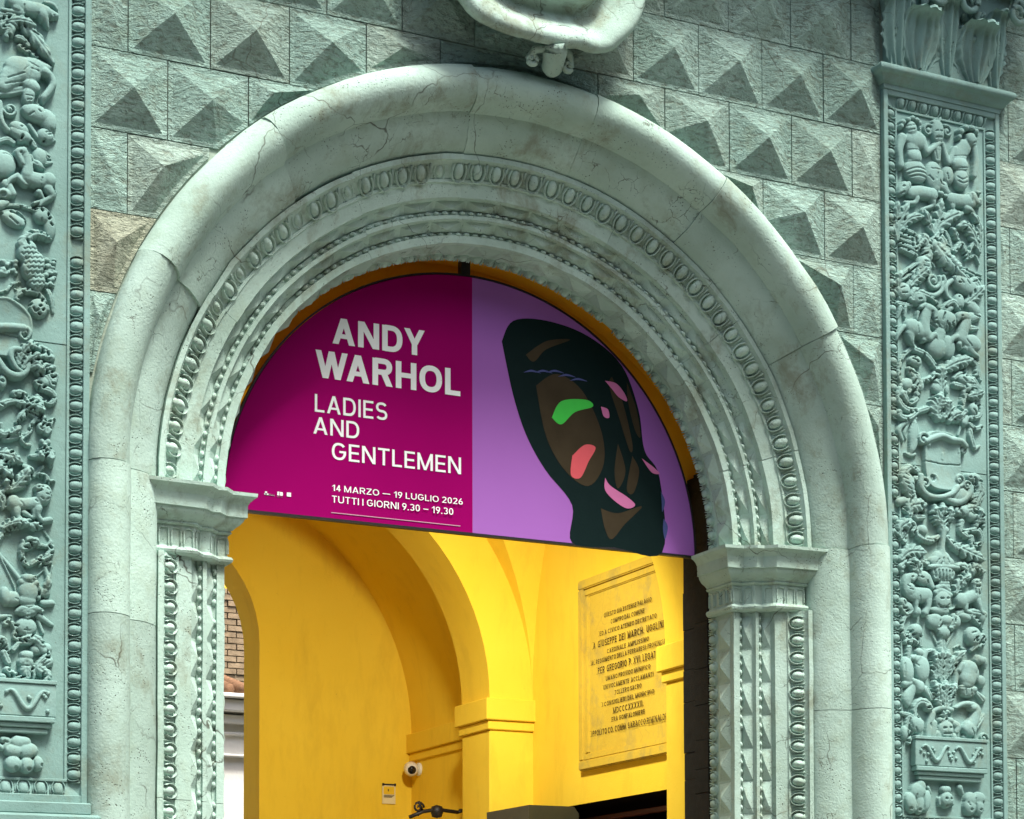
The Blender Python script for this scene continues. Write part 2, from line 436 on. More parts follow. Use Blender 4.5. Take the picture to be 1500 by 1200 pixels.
def mat_er(pos, t, er, nor, sc=1, flip=False):
    z = nor.normalized(); y = (er-z*er.dot(z)).normalized()
    if flip: y = -y
    x = y.cross(z); m_ = Matrix((x, y, z)).transposed().to_4x4(); m_.translation = pos; return m_ @ Matrix.Diagonal((sc, sc, sc, 1))
eggA = egg_mesh('egg', .066, .100, .044, .118, 12); eggA.materials.append(M['arch'])
eggB = egg_mesh('egg', .060, .090, .040, .107, 12); eggB.materials.append(M['arch'])
for pos, t, er, nor, kd, th in path_frames(1.960, .208, -.55, -.83, .118, 1.2, jamb=False)+path_frames(1.960, .208, -.55, -.83, .107, 1.2, arc=False):
    worn = kd == 'arc' and random.random() < (.16 if th < 1.45 else .04)
    link('egg', eggA if kd == 'arc' else eggB, None, arch, mat_er(pos+nor*(-.016 if worn else -.006), t, er, nor, random.uniform(.80, .9) if worn else random.uniform(.94, 1.04)) @ Matrix.Rotation(random.uniform(-.08, .08), 4, 'Z'))
# beads
def bead_mesh(name, w, l, h):
    V, F = [], []
    seg = 8
    for i in range(4):
        f = i/3; rr = max(.05, math.cos(f*math.pi/2)); zz = math.sin(f*math.pi/2)*h
        for j in range(seg): a = 2*math.pi*j/seg; V.append((math.cos(a)*w/2*rr, math.sin(a)*l/2*rr, zz))
    for i in range(3):
        for j in range(seg): F.append((i*seg+j, i*seg+(j+1) % seg, (i+1)*seg+(j+1) % seg, (i+1)*seg+j))
    return fix(mesh(name, V, F, True))
bead = bead_mesh('bead', .042, .026, .019); bead.materials.append(M['arch'])
bead2 = bead_mesh('bead', .058, .040, .026); bead2.materials.append(M['arch'])
frames = [(f, bead, .003) for f in path_frames(1.757, .318, -.25, -.96, .0545, 2.3)]+[(f, bead, .003) for f in path_frames(1.657, .378, -.25, -.96, .0545, 2.3)]
frames.sort(key=lambda q: (q[0][0]-cam.location).length)
rest = []
for i, (f, me, off) in enumerate(frames):
    if random.random() < .02: continue
    mm = mat_er(f[0], f[1], f[2] if abs(f[3].y) > .5 else Vector((0, 1, 0)), f[3], random.uniform(.9, 1.05))
    if i < 300: link('bead', me, None, arch, mm)
    else: c = me.copy(); c.transform(mm); rest.append(c)
o = link('bead_row', join('bead_row', rest), M['arch'], arch); o['kind'] = 'stuff'
eggC = egg_mesh('egg', .050, .062, .024, .084, 8, True); eggC.materials.append(M['arch'])
for f in path_frames(1.598, .585, -1, -.25, .084, 2.2):
    if random.random() < .04: continue
    link('egg', eggC, None, arch, mat_er(f[0], f[1], Vector((0, 1, 0)), f[3], random.uniform(.92, 1.05)))
# carved diamonds along the splays and on the reveal
def dia(name, l, w, h):
    return fix(mesh(name, [(-l/2, 0, 0), (0, -w/2, 0), (l/2, 0, 0), (0, w/2, 0), (0, 0, h), (-l/2, 0, -.01), (0, -w/2, -.01), (l/2, 0, -.01), (0, w/2, -.01)],
               [(0, 1, 4), (1, 2, 4), (2, 3, 4), (3, 0, 4), (0, 5, 6, 1), (1, 6, 7, 2), (2, 7, 8, 3), (3, 8, 5, 0)]))
def pyr(name, l, w, h):
    a, b = l/2, w/2
    return fix(mesh(name, [(-a, -b, 0), (a, -b, 0), (a, b, 0), (-a, b, 0), (0, 0, h)], [(0, 1, 4), (1, 2, 4), (2, 3, 4), (3, 0, 4), (3, 2, 1, 0)]))
dA = pyr('carved_diamond', .194, .068, .030); dB = pyr('carved_diamond', .194, .072, .030); dC = pyr('carved_diamond', .194, .135, .036)
for d_ in (dA, dB, dC): d_.materials.append(M['arch'])
for r_, y, nr, ny, me in ((1.794, .309, -.707, -.707, dA), (1.692, .358, -.74, -.67, dB), (1.601, .462, -1, 0, dC)):
    for f in path_frames(r_, y, nr, ny, .2, 2.2, 3.86):
        ref = f[2] if abs(f[3].y) > .1 else Vector((0, 1, 0))
        link('carved_diamond', me, None, arch, mat_er(f[0], f[1], ref, f[3], random.uniform(.96, 1.0)))

# imposts
def offset_poly(pl, d):
    res = []
    n = len(pl)
    for i in range(n):
        p = Vector(pl[i]); ns = []
        if i > 0: e = (p-Vector(pl[i-1])).normalized(); ns.append(Vector((-e.y, e.x)))
        if i < n-1: e = (Vector(pl[i+1])-p).normalized(); ns.append(Vector((-e.y, e.x)))
        if len(ns) == 1: res.append(p+ns[0]*d)
        else: k = ns[0]+ns[1]; res.append(p+k*(d/(1+ns[0].dot(ns[1]))))
    return res
PLAN = [(1.60, .62), (1.60, .362), (1.66, .362), (1.715, .300), (1.765, .300), (1.82, .232), (2.005, .225), (2.005, .6)]
IMP = [(-.05, 3.884), (.004, 3.884), (.018, 3.887), (.03, 3.896), (.034, 3.908), (.028, 3.920), (.012, 3.926), (.008, 3.934), (.012, 4.042), (.022, 4.044), (.03, 4.052), (.024, 4.062), (.028, 4.066),
       (.036, 4.074), (.062, 4.092), (.078, 4.114), (.082, 4.130), (.092, 4.131), (.096, 4.198), (.10, 4.202), (.106, 4.216), (.122, 4.232), (.136, 4.238), (.138, 4.256), (-.05, 4.262)]
frieze_arch = []
def arch_outline(w, h, t=.006):
    pts = [(-w/2, 0)]+[(-w/2*math.cos(math.pi*i/8), h-w/2+w/2*math.sin(math.pi*i/8)) for i in range(9)]+[(w/2, 0)]
    V, F = [], []
    for k, (x, y) in enumerate(pts):
        L = math.hypot(x, y-h*.5) or 1
        for o_, z_ in ((0, 0), (.001, t), (-.007, t), (-.008, 0)):
            V.append((x+math.copysign(o_, x) if abs(x) > 1e-4 else x, y+(o_ if y > h-w/2 else 0), z_))
    for k in range(len(pts)-1):
        for c_ in range(3): a = k*4+c_; F.append((a, a+1, a+5, a+4))
    return fix(mesh('flute', V, F, True))
fl = arch_outline(.042, .088); fl.materials.append(M['arch'])
eggI = egg_mesh('egg', .044, .052, .017, .075, 8); eggI.materials.append(M['arch'])
for s in (-1, 1):
    V, F = [], []
    base = [(x*s if False else x, y) for x, y in PLAN]
    # densify plan along each profile ring
    rings = []
    for off, z in IMP:
        ring = offset_poly(PLAN, -off) if False else offset_poly(PLAN, off)
        rings.append([(q.x, q.y, z) for q in ring])
    # outward must be towards the opening and the street: check and flip
    if rings[5][1][0] > PLAN[1][0]: rings = [[(q.x, q.y, z) for q in offset_poly(PLAN, -off)] for off, z in IMP]
    n = len(PLAN)
    for rg in rings:
        for x, y, z in rg: V.append(wob((x*s, y, z), .003, 6))
    for i in range(len(rings)-1):
        for j in range(n-1): F.append((i*n+j, i*n+j+1, (i+1)*n+j+1, (i+1)*n+j))
    F.append(tuple((len(rings)-1)*n+j for j in range(n))); F.append(tuple(range(n)))
    me = fix(mesh('impost', V, F, True)); me.set_sharp_from_angle(angle=R(30))
    imp = link('impost', me, M['arch'], arch)
    imp['label'] = 'moulded impost capital with cracked broken edge beside the magenta banner' if s < 0 else 'moulded impost capital under the violet half of the banner'
    for i in range(n-2):
        a, b = Vector(offset_poly(PLAN, .055)[i]), Vector(offset_poly(PLAN, .055)[i+1])
        if rings[5][1][0] < PLAN[1][0] and Vector(offset_poly(PLAN, .055)[1]).x > 1.6:
            a, b = Vector(offset_poly(PLAN, -.055)[i]), Vector(offset_poly(PLAN, -.055)[i+1])
        L = (b-a).length; e = (b-a).normalized(); nrm = Vector((-abs(e.y), -abs(e.x))).normalized()
        if i in (2, 4): nrm = Vector((-.74, -.67))
        k = int(L/.075)
        for q in range(k):
            c = a+e*(L*(q+.5)/k); pos = Vector((c.x*s, c.y, 4.095)); nor = Vector((nrm.x*s, nrm.y, -.85))
            z = nor.normalized(); y = (Vector((0, 0, 1))-z*z.z).normalized(); x = y.cross(z)
            mm = Matrix((x, y, z)).transposed().to_4x4(); mm.translation = pos-z*.012
            link('egg', eggI, None, imp, mm)
        op = offset_poly(PLAN, .013) if offset_poly(PLAN, .055)[1].x < 1.6 else offset_poly(PLAN, -.013)
        a, b = Vector(op[i]), Vector(op[i+1]); L = (b-a).length; e = (b-a).normalized()
        kf = int((L-.004)/.058)
        for q in range(kf):
            c = a+e*(L*(q+.5)/kf); pos = Vector((c.x*s, c.y, 3.942)); z = Vector((nrm.x*s, nrm.y, 0)); y = Vector((0, 0, 1)); x = y.cross(z)
            mm = Matrix((x, y, z)).transposed().to_4x4(); mm.translation = pos
            link('flute', fl, None, imp, mm)

# ---------------------------------------------------------------- relief carving
PANY = -.022
def HH(r_): return np.where(r_ < .020, r_*1.05, .021+.20*(r_-.020))
class Grid:
    def __init__(s, x0, x1, z0, z1, d=.0033):
        s.d = d; s.xs = np.arange(x0, x1+d, d); s.zs = np.arange(z0, z1+d, d)
        s.X, s.Z = np.meshgrid(s.xs, s.zs); s.h = np.zeros_like(s.X)
    def up(s, h): s.h = np.maximum(s.h, h)
def seg_dist(X, Z, pts):
    """min distance to a tapered polyline: returns arrays of (d/r) smallest, t along, side"""
    best = np.full(X.shape, 1e9); T = np.zeros_like(X); RR = np.ones_like(X)
    L = [0]
    for a, b in zip(pts, pts[1:]): L.append(L[-1]+math.hypot(b[0]-a[0], b[1]-a[1])+1e-9)
    for i, (a, b) in enumerate(zip(pts, pts[1:])):
        dx, dz = b[0]-a[0], b[1]-a[1]; l2 = dx*dx+dz*dz+1e-12
        t = np.clip(((X-a[0])*dx+(Z-a[1])*dz)/l2, 0, 1)
        r_ = a[2]+(b[2]-a[2])*t
        d = np.hypot(X-a[0]-t*dx, Z-a[1]-t*dz)/r_
        k = d < best; best = np.where(k, d, best); T = np.where(k, (L[i]+t*(L[i+1]-L[i]))/L[-1], T); RR = np.where(k, r_, RR)
    return best, T, RR
def spline(p, n=5):
    if len(p) < 3: return p
    o = []
    for i in range(len(p)-1):
        a, b, c, d = p[max(i-1, 0)], p[i], p[i+1], p[min(i+2, len(p)-1)]
        for k in range(n):
            t = k/n; o.append(tuple(.5*((2*b[j])+(-a[j]+c[j])*t+(2*a[j]-5*b[j]+4*c[j]-d[j])*t*t+(-a[j]+3*b[j]-3*c[j]+d[j])*t**3) for j in range(len(b))))
    o.append(p[-1]); return o
LEAFY = {'acanthus_scroll', 'winged_scroll', 'helmet', 'parrot', 'monkey', 'bellflower', 'leaf_fan', 'sphinx', 'dragon', 'scaly_arm', 'eagle', 'shell', 'acanthus_leaf', 'peacock'}
def CP(d): return np.clip(1-d*d, 0, 1)**.38
def carve(part, spec, org, sc, parent, plane=PANY, mat='carve', depth=1.12, label=None):
    ox, oy = org
    def W(x, y): v = at(ox+x/sc, oy+y/sc, plane-.02); return v.x, v.z
    c0 = W(400, 500); c1 = W(410, 500); K = abs(c1[0]-c0[0])/10*.96    # metres per unit
    st = []
    ext = []
    for line in spec.strip().split(';'):
        w = line.split()
        if not w: continue
        k = w[0]
        if k == 'c':
            pts = [tuple(map(float, q.split(','))) for q in w[2:]]; pts = [(*W(a, b), r_*K) for a, b, r_ in pts]
            if len(pts) == 1: pts = pts*2
            pts = spline(pts, 4); st.append(('c', float(w[1])/100, pts)); ext += pts
        elif k == 'e':
            a = list(map(float, w[2].split(','))); x, z = W(a[0], a[1]); st.append(('e', float(w[1])/100, x, z, a[2]*K, a[3]*K, R(a[4] if len(a) > 4 else 0))); ext.append((x, z, max(a[2], a[3])*K))
        elif k == 'p':
            a = list(map(float, w[2].split(','))); x, z = W(a[0], a[1]); st.append(('p', float(w[1])/100, x, z, a[2]*K, a[3]*K, R(a[4] if len(a) > 4 else 0))); ext.append((x, z, max(a[2], a[3])*K))
        elif k == 'l':
            wd = float(w[2])*K; lb = int(w[3]); pts = [(*W(*map(float, q.split(','))), wd) for q in w[4:]]; pts = spline(pts, 6); st.append(('l', float(w[1])/100, pts, wd, lb)); ext += [(a, b, c*1.35) for a, b, c in pts]
        elif k == 'v':
            a = list(map(float, w[2].split(','))); x, z = W(a[0], a[1]); Rr = a[2]*K; tn, dr, a0 = a[3], a[4], R(a[5])
            pts = []
            N_ = int(12*tn)
            for i in range(N_+1):
                t = i/N_; rr = Rr*(1-.86*t**.85); an = a0+dr*2*math.pi*tn*t; pts.append((x+rr*math.cos(an), z+rr*math.sin(an), Rr*(.26-.08*t)))
            st.append(('c', float(w[1])/100, pts)); st.append(('e', float(w[1])/100+.002, x, z, Rr*.27, Rr*.27, 0)); ext.append((x, z, Rr*1.3))
        elif k == 'k':
            pts = [(*W(*map(float, q.split(','))), float(w[2])*K) for q in w[3:]]; st.append(('k', float(w[1])/100, spline(pts, 3)))
    x0 = min(e[0]-e[2] for e in ext)-.008; x1 = max(e[0]+e[2] for e in ext)+.008; z0 = min(e[1]-e[2] for e in ext)-.008; z1 = max(e[1]+e[2] for e in ext)+.008
    G = Grid(x0, x1, z0, z1); X, Z = G.X, G.Z; slits = []
    for s_ in st:
        if s_[0] == 'c':
            d, T, RR = seg_dist(X, Z, s_[2])
            if part in LEAFY:
                pp = s_[2]
                for q in range(1, len(pp)-1, 2):
                    if random.random() < .45: continue
                    a, b = pp[q], pp[q+1]; L = math.hypot(b[0]-a[0], b[1]-a[1]) or 1; sg = random.choice((-1, 1)); tx, tz = (b[0]-a[0])/L, (b[1]-a[1])/L
                    o1, o2 = a[2]*.25*sg, a[2]*.85*sg; slits.append([(a[0]-tz*o1, a[1]+tx*o1, .0046), (a[0]-tz*o2+tx*a[2]*.5, a[1]+tx*o2+tz*a[2]*.5, .0046)])
            if part in LEAFY:
                pp = s_[2]; LL = sum(math.hypot(b[0]-a[0], b[1]-a[1]) for a, b in zip(pp, pp[1:])); rm = sum(a[2] for a in pp)/len(pp)
                if LL > 2.2*rm:
                    nn = max(1.5, LL/(1.25*rm)); ph_ = random.random()
                    d = d/(.84+.22*np.abs(np.sin(np.pi*(T*nn+ph_))))
                    vein = .0055*np.exp(-(d/.17)**2)+.003*(.5+.5*np.cos(2*np.pi*(T*nn*2-d*1.1)))*np.clip(d*1.8, 0, 1)
                else: vein = 0
            else: vein = 0
            h = np.where(d < 1, np.maximum(s_[1]*.9, s_[1]+HH(RR)*CP(d)-vein), 0); G.up(h)
        elif s_[0] == 'e':
            _, l_, x, z, rx, rz, an = s_; u = (X-x)*math.cos(an)+(Z-z)*math.sin(an); v = -(X-x)*math.sin(an)+(Z-z)*math.cos(an)
            q = (u/rx)**2+(v/rz)**2; G.up(np.where(q < 1, l_+float(HH(np.array(min(rx, rz))))*np.clip(1-q, 0, 1)**.42, 0))
        elif s_[0] == 'p':
            _, l_, x, z, rx, rz, an = s_; u = (X-x)*math.cos(an)+(Z-z)*math.sin(an); v = -(X-x)*math.sin(an)+(Z-z)*math.cos(an)
            q = np.abs(u/rx)**3.2+np.abs(v/rz)**3.2; G.up(np.where(q < 1, l_*(.55+.45*np.clip(q, 0, 1)**.8)*np.clip((1-q)*9, .25, 1), 0))
        elif s_[0] == 'l':
            _, l_, pts, wd, lb = s_
            d, T, RR = seg_dist(X, Z, pts)
            prof = np.sin(np.pi*np.clip(T*.86+.10, 0, 1))**.6
            lob = .70+.36*np.abs(np.cos(np.pi*lb*T))
            wdt = prof*lob; dd = d/np.maximum(wdt, .05)
            veins = .5+.5*np.cos(2*np.pi*(lb*T-1.15*d))
            body = l_+.010+.024*T**1.5*depth+.016*np.sqrt(np.clip(1-dd**2, 0, 1))-.006*np.exp(-(d/.12)**2)-.0065*(1-veins)*np.clip(dd*1.6, 0, 1)
            body = body-.013*np.clip(T-.86, 0, 1)/.14
            G.up(np.where(dd < 1, body, 0))
            # drilled slits between lobes
            for i in range(1, lb):
                t = (i-.5)/lb
                j = min(int(t*(len(pts)-1)), len(pts)-2); a, b = pts[j], pts[j+1]; L = math.hypot(b[0]-a[0], b[1]-a[1]) or 1; nx, nz = -(b[1]-a[1])/L, (b[0]-a[0])/L
                for sg in (-1, 1):
                    if random.random() < .35: continue
                    p0 = (a[0]+nx*sg*wd*.42, a[1]+nz*sg*wd*.42); p1 = (p0[0]+nx*sg*wd*.3+(b[0]-a[0])/L*wd*.25, p0[1]+nz*sg*wd*.3+(b[1]-a[1])/L*wd*.25)
                    dk, _, _ = seg_dist(X, Z, [(*p0, .0050), (*p1, .0050)]); G.h = np.where(dk < 1, np.minimum(G.h, np.maximum(.002, G.h-.028)), G.h)
        else:
            dk, _, _ = seg_dist(X, Z, s_[2] if len(s_[2]) > 1 else s_[2]*2); G.h = np.where(dk < 1, np.where(G.h > 0, np.maximum(.002, G.h-s_[1]), 0), G.h)
    for sl in slits:
        dk, _, _ = seg_dist(X, Z, sl); G.h = np.where((dk < 1) & (G.h > .002), np.maximum(.002, G.h-.028), G.h)
    h = G.h*depth
    on = h > 0
    hb = h.copy()
    hb[1:-1, 1:-1] = (h[1:-1, 1:-1]*4+h[:-2, 1:-1]+h[2:, 1:-1]+h[1:-1, :-2]+h[1:-1, 2:])/8
    h = hb
    nz_, nx_ = h.shape
    yy = plane-h+np.where(on, 0, .002)
    idx = -np.ones(h.shape, int)
    cell = (h[:-1, :-1] > .001) | (h[1:, :-1] > .001) | (h[:-1, 1:] > .001) | (h[1:, 1:] > .001)
    use = np.zeros(h.shape, bool); use[:-1, :-1] |= cell; use[1:, :-1] |= cell; use[:-1, 1:] |= cell; use[1:, 1:] |= cell
    idx[use] = np.arange(use.sum())
    V = np.stack([X[use], yy[use], Z[use]], 1)
    a, b, c, d = idx[:-1, :-1][cell], idx[:-1, 1:][cell], idx[1:, 1:][cell], idx[1:, :-1][cell]
    Fq = np.stack([a, b, c, d], 1)
    me = bpy.data.meshes.new(part); me.vertices.add(len(V)); me.vertices.foreach_set('co', V.astype(np.float32).ravel())
    me.loops.add(len(Fq)*4); me.loops.foreach_set('vertex_index', Fq.astype(np.int32).ravel())
    me.polygons.add(len(Fq)); me.polygons.foreach_set('loop_start', np.arange(0, len(Fq)*4, 4, dtype=np.int32)); me.update(calc_edges=True); me.shade_smooth()
    o = link(part, me, M[mat], parent)
    if label: o['label'] = label
    return o

# ---------------------------------------------------------------- pilasters
PT, PB = 6.985, 2.655     # panel top, bottom
def pilaster(s, label):
    t = thing('carved_pilaster', label, 'pilaster', group=None)
    def bx(n, a, b, y0, y1, z0, z1, bev=.003):
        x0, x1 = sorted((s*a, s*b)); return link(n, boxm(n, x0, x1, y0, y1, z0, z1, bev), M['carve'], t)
    zk = at(60, 500, -.03).z if s < 0 else at(1370, 685, -.03).z
    bx('panel', PXI+.09, PXO-.09, PANY, .05, 2.62, zk-.003, 0); bx('panel', PXI+.09, PXO-.09, PANY, .05, zk+.003, 7.02, 0)
    bw = .032
    for a, b in ((PXI, PXI+bw), (PXO-bw, PXO)): bx('border', a, b, -.050, .05, 2.535, 7.1)
    bx('border', PXI+bw, PXO-bw, -.0495, .05, 7.065, 7.1); bx('border', PXI+bw, PXO-bw, -.0495, .05, 2.535, 2.575)
    # sloping seat of the eggs and the inner fillet
    a0, a1 = PXI+bw, PXI+bw+.066
    for (o_, i_) in ((PXI+bw, PXI+bw+.066), (PXO-bw, PXO-bw-.066)):
        sgn = 1 if i_ > o_ else -1
        V = [(s*o_, -.034, 2.575), (s*i_, -.016, 2.64), (s*i_, -.016, 7.0), (s*o_, -.034, 7.065), (s*o_, .02, 2.575), (s*o_, .02, 7.065)]
        link('egg_seat', fix(mesh('egg_seat', V, [(0, 1, 2, 3), (0, 3, 5, 4)])), M['carve'], t)
        bx('inner_fillet', i_, i_+sgn*.014, -.031, .03, 2.642, 6.998, .002)
    xa, xb = PXI+bw, PXO-bw
    link('egg_seat', mesh('egg_seat', [(s*xa, -.034, 7.065), (s*xb, -.034, 7.065), (s*(xb-.066), -.016, 7.0), (s*(xa+.066), -.016, 7.0)], [(0, 1, 2, 3)] if s < 0 else [(3, 2, 1, 0)]), M['carve'], t)
    link('egg_seat', mesh('egg_seat', [(s*xa, -.034, 2.575), (s*xb, -.034, 2.575), (s*(xb-.066), -.016, 2.64), (s*(xa+.066), -.016, 2.64)], [(0, 1, 2, 3)]), M['carve'], t)
    bx('inner_fillet', xa+.066, xb-.066, -.032, .03, 6.984, 6.998, .002); bx('inner_fillet', xa+.066, xb-.066, -.032, .03, 2.642, 2.656, .002)
    me = eggP; n = int((7.0-2.64)/.0805)
    for (o_, dirx) in ((xa+.031, 1), (xb-.031, -1)):
        for i in range(n):
            if s > 0 and dirx > 0 and random.random() < .03: continue
            z = 7.0-(i+.5)*(7.0-2.64)/n
            nor = Vector((s*dirx*.36, -1, 0)).normalized()
            yv = Vector((-s*dirx, 0, 0)); yv = (yv-nor*yv.dot(nor)).normalized(); x = yv.cross(nor)
            mm = Matrix((x, yv, nor)).transposed().to_4x4(); mm.translation = Vector((s*o_, -.0255, z))
            if s < 0 and dirx > 0 and 5.28 < z < 5.36: continue
            link('egg', me, None, t, mm @ Matrix.Diagonal((random.uniform(.93, 1.04), 1, 1, 1)))
    n = 8
    for zz, dz in ((7.034, -1), (2.606, 1)):
        for i in range(n):
            x_ = xa+.066+(xb-xa-.132)*(i+.5)/n
            nor = Vector((0, -1, dz*.36)).normalized(); yv = Vector((0, 0, -dz)); yv = (yv-nor*yv.dot(nor)).normalized(); x = yv.cross(nor)
            mm = Matrix((x, yv, nor)).transposed().to_4x4(); mm.translation = Vector((s*x_, -.0255, zz)); link('egg', me, None, t, mm)
    # cap moulding and base
    prof = [(.0, 7.10), (.004, 7.10), (.006, 7.128), (.02, 7.134), (.03, 7.15), (.046, 7.168), (.052, 7.176), (.064, 7.18), (.074, 7.195), (.074, 7.21), (.064, 7.224), (.03, 7.23), (0, 7.232)]
    V, F = [], []
    for off, z in prof:
        for x, y in ((PXI-off, .05), (PXI-off, -.052-off), (PXO+off, -.052-off), (PXO+off, .05)): V.append(wob((s*x, y, z), .0025, 8))
    for i in range(len(prof)-1):
        for j in range(3): F.append((i*4+j, i*4+j+1, (i+1)*4+j+1, (i+1)*4+j))
    F.append((48, 49, 50, 51)); F.append((0, 1, 2, 3))
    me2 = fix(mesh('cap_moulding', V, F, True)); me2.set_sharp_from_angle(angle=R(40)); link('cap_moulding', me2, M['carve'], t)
    bx('base_band', PXI-.01, PXO+.01, -.092, .05, 2.475, 2.535, .006); bx('pedestal_cap', PXI-.05, PXO+.05, -.135, .05, 2.425, 2.473, .012); bx('pedestal', PXI-.01, PXO+.01, -.10, .05, 0, 2.424, .01)
    return t
eggP = egg_mesh('egg', .050, .070, .021, .0805, 10, True); eggP.materials.append(M['carve'])
pl = pilaster(-1, 'left carved marble pilaster with horse, swan, lion and cuirass reliefs, cut by the left edge')
pr = pilaster(1, 'right carved marble pilaster with putti, eagles, horses and urn reliefs under a leafy capital')

SC = 914/160
# block A
A = (1300, 160); B = (1300, 360); C_ = (1300, 560); D = (1300, 760); E_ = (1300, 960)
def cr(part, spec, org, label=None, sc=SC): return carve(part, spec, org, sc, pr, label=label)
cr('putto', '''e 1.6 230,260,95,70; c 1.2 215,250,66 208,330,58 222,400,64 215,455,60; e 2.4 190,172,46,56; e 2 215,400,60,50; c 1.4 122,240,36 98,330,30 100,400,26 108,470,30; c 1.4 290,255,32 318,350,30 350,345,24 432,288,18;
 e 2.6 120,115,24,20; e 2.8 160,95,22,18; e 2.9 195,82,22,18; e 2.8 232,98,24,18; e 2.6 256,125,18,22; e 2.4 108,148,18,20; e 2.4 258,162,14,20; c 2.2 195,225,26 200,250,30;
 e 3.9 178,168,9,16; e 3.3 200,195,20,14; k .6 5 160,188 200,182; k .5 6 150,152 170,150; k .5 6 190,148 212,146; k .35 4 150,345 290,350; k .4 4 150,450 280,445''', A, 'curly haired putto on the left of the horned mask')
cr('shell_skirt', '''e 1.4 232,525,98,86,-12; k .5 6 150,520 230,500 310,520; k .5 6 160,550 230,535 320,552; k .5 6 170,575 240,565 310,580''', A)
cr('shell_skirt', '''e 1.6 610,590,66,82; k .5 5 570,575 610,600 650,580; k .5 5 575,610 615,630 660,615''', A)
cr('putto', '''c 1.2 640,320,60 600,390,62 605,460,62; e 2.6 690,262,46,50,20; e 2.1 600,470,72,56; c 1.4 560,340,28 525,420,28 500,440,24 462,292,16; c 1.4 722,330,28 734,440,26 722,560,24;
 e 2.9 600,195,26,24; e 3 640,165,26,22; e 3 690,168,26,20; e 2.8 725,195,22,22; e 2.7 590,240,18,22; e 2.5 740,220,12,20; e 3.9 712,262,9,14,20; k .5 5 690,300 720,288; k .5 6 715,240 732,236; k .3 4 540,400 660,400; k .4 4 548,505 680,500''', A, 'putto turning its head to the right')
cr('goat_legs', '''e .6 392,565,80,112; e .6 400,640,50,60; e .7 508,555,52,72; c .8 470,650,40 500,700,26; k .6 5 340,560 370,600; k .6 5 410,540 400,590; k .6 5 430,600 460,640; k .6 5 490,540 500,590; k .5 4 360,500 440,510; e 2.2 440,712,26,20; e 1.8 480,730,24,16''', A)
cr('horned_mask', '''e 1.0 420,190,56,90; v 1.0 345,175,46,1.4,1,60; v 1.0 503,185,46,1.4,-1,120; c 1.2 380,110,14 400,90,10; c 1.2 440,90,12 450,70,8; c .6 410,330,46 420,420,30; e 2.6 420,215,14,24; k .6 6 395,190 410,186; k .6 6 430,186 446,190; k .6 6 400,240 445,240; k .5 4 390,330 410,420; k .5 4 430,320 425,420''', A)
cr('hound', '''c 1.4 195,700,46 280,695,46 370,715,46; e 1.9 372,720,44,50; c 1.8 140,655,42 120,680,36 98,706,20; c 1.5 240,745,24 225,785,20 150,785,17; c 1.5 375,760,28 375,810,17 300,838,14 290,870,14; c 1 410,720,14 470,740,10; e 2.2 170,640,20,30; k .8 6 95,715 125,700; k .6 7 115,655 122,652''', A)
cr('bull', '''c 1.4 535,760,52 610,770,50 690,775,52; c 1.9 705,740,42 745,785,24; c 2 760,770,22 768,800,16; c 1.8 745,700,16 780,698,8; c 1.5 535,810,28 545,845,18 600,880,14; c 1.5 650,830,28 700,850,18 725,890,15; k .6 7 745,745 752,742; k .6 5 690,720 690,780; k .5 3 685,560 680,700''', A)
cr('acanthus_leaf', 'l 0 44 4 85,1090 90,960 130,860 170,790; l .4 40 4 100,1010 180,920 285,905; l .2 26 3 70,960 75,840 80,780', A)
cr('acanthus_leaf', 'l .3 55 4 400,1040 440,960 540,900 612,880; l .2 40 4 410,1010 430,880 440,760; l 0 34 3 400,1060 350,960 300,850', A)
cr('acanthus_leaf', 'l .3 46 5 770,1190 720,1060 650,980 585,985; l .2 34 4 780,1140 760,980 700,880; l 0 30 3 600,1100 560,1040 530,1000', A)
cr('eagle', '''c 1.6 225,1150,44 300,1080,36 340,1150,40 330,1230,50; c 2.2 130,1010,16 200,1040,18 240,1080,20; c 2.2 110,1050,14 180,1080,18 230,1110,18; c 2.2 105,1090,13 180,1120,17 240,1150,18; c 2.2 105,1130,13 180,1160,17 230,1190,18; c 2 110,1170,13 180,1200,17 230,1230,18; c 2 300,1300,70 290,1360,50 250,1400,22; c 1.6 230,1300,16 150,1360,14 90,1410,10; c 1.4 250,1340,16 180,1390,12 110,1440,9; k .5 5 290,1280 330,1290; k .5 5 280,1320 320,1330''', A, 'small eagle facing left')
cr('eagle', '''c 1.8 370,1100,18 450,1030,22 500,1080,20 530,1180,16; c 1.8 385,1110,18 440,1080,30 480,1170,40; c 2 400,1150,50 460,1230,66 540,1300,56 610,1370,42 685,1450,14; c 1.4 560,1190,22 610,1130,24 650,1190,22 660,1250,18; c 1.2 680,1200,18 720,1120,16 750,1160,14; c 1.2 690,1240,14 740,1230,12 770,1290,10; c 1.2 650,1330,12 720,1360,10 790,1390,8; c 1.2 640,1350,12 720,1390,10 790,1420,8; k .5 4 430,1180 460,1210; k .5 4 480,1240 510,1260; k .5 4 520,1290 550,1320; k .5 4 580,1340 600,1370; k .5 4 460,1250 480,1290; k .5 4 510,1220 540,1240''', A, 'large eagle diving to the lower right')
cr('acanthus_leaf', 'l .6 52 5 190,330 240,270 330,190; l .4 40 4 100,440 80,300 110,220; e 1.2 130,380,66,62; k .8 5 100,360 130,350; k .8 5 110,400 150,400; c .8 90,480,20 200,500,16; c .6 110,520,24 90,600,12; c .8 150,520,20 150,590,14', B)
cr('scroll', 'v 1.0 385,290,66,1.6,-1,30; c 1 350,412,20 400,415,18 450,380,18 465,320,16; c 1 470,260,18 480,300,18 450,330,14; v .7 365,170,36,1.2,1,0; v .7 485,190,40,1.2,-1,0; c 1 540,290,18 490,340,20 500,420,18 550,460,16', B)
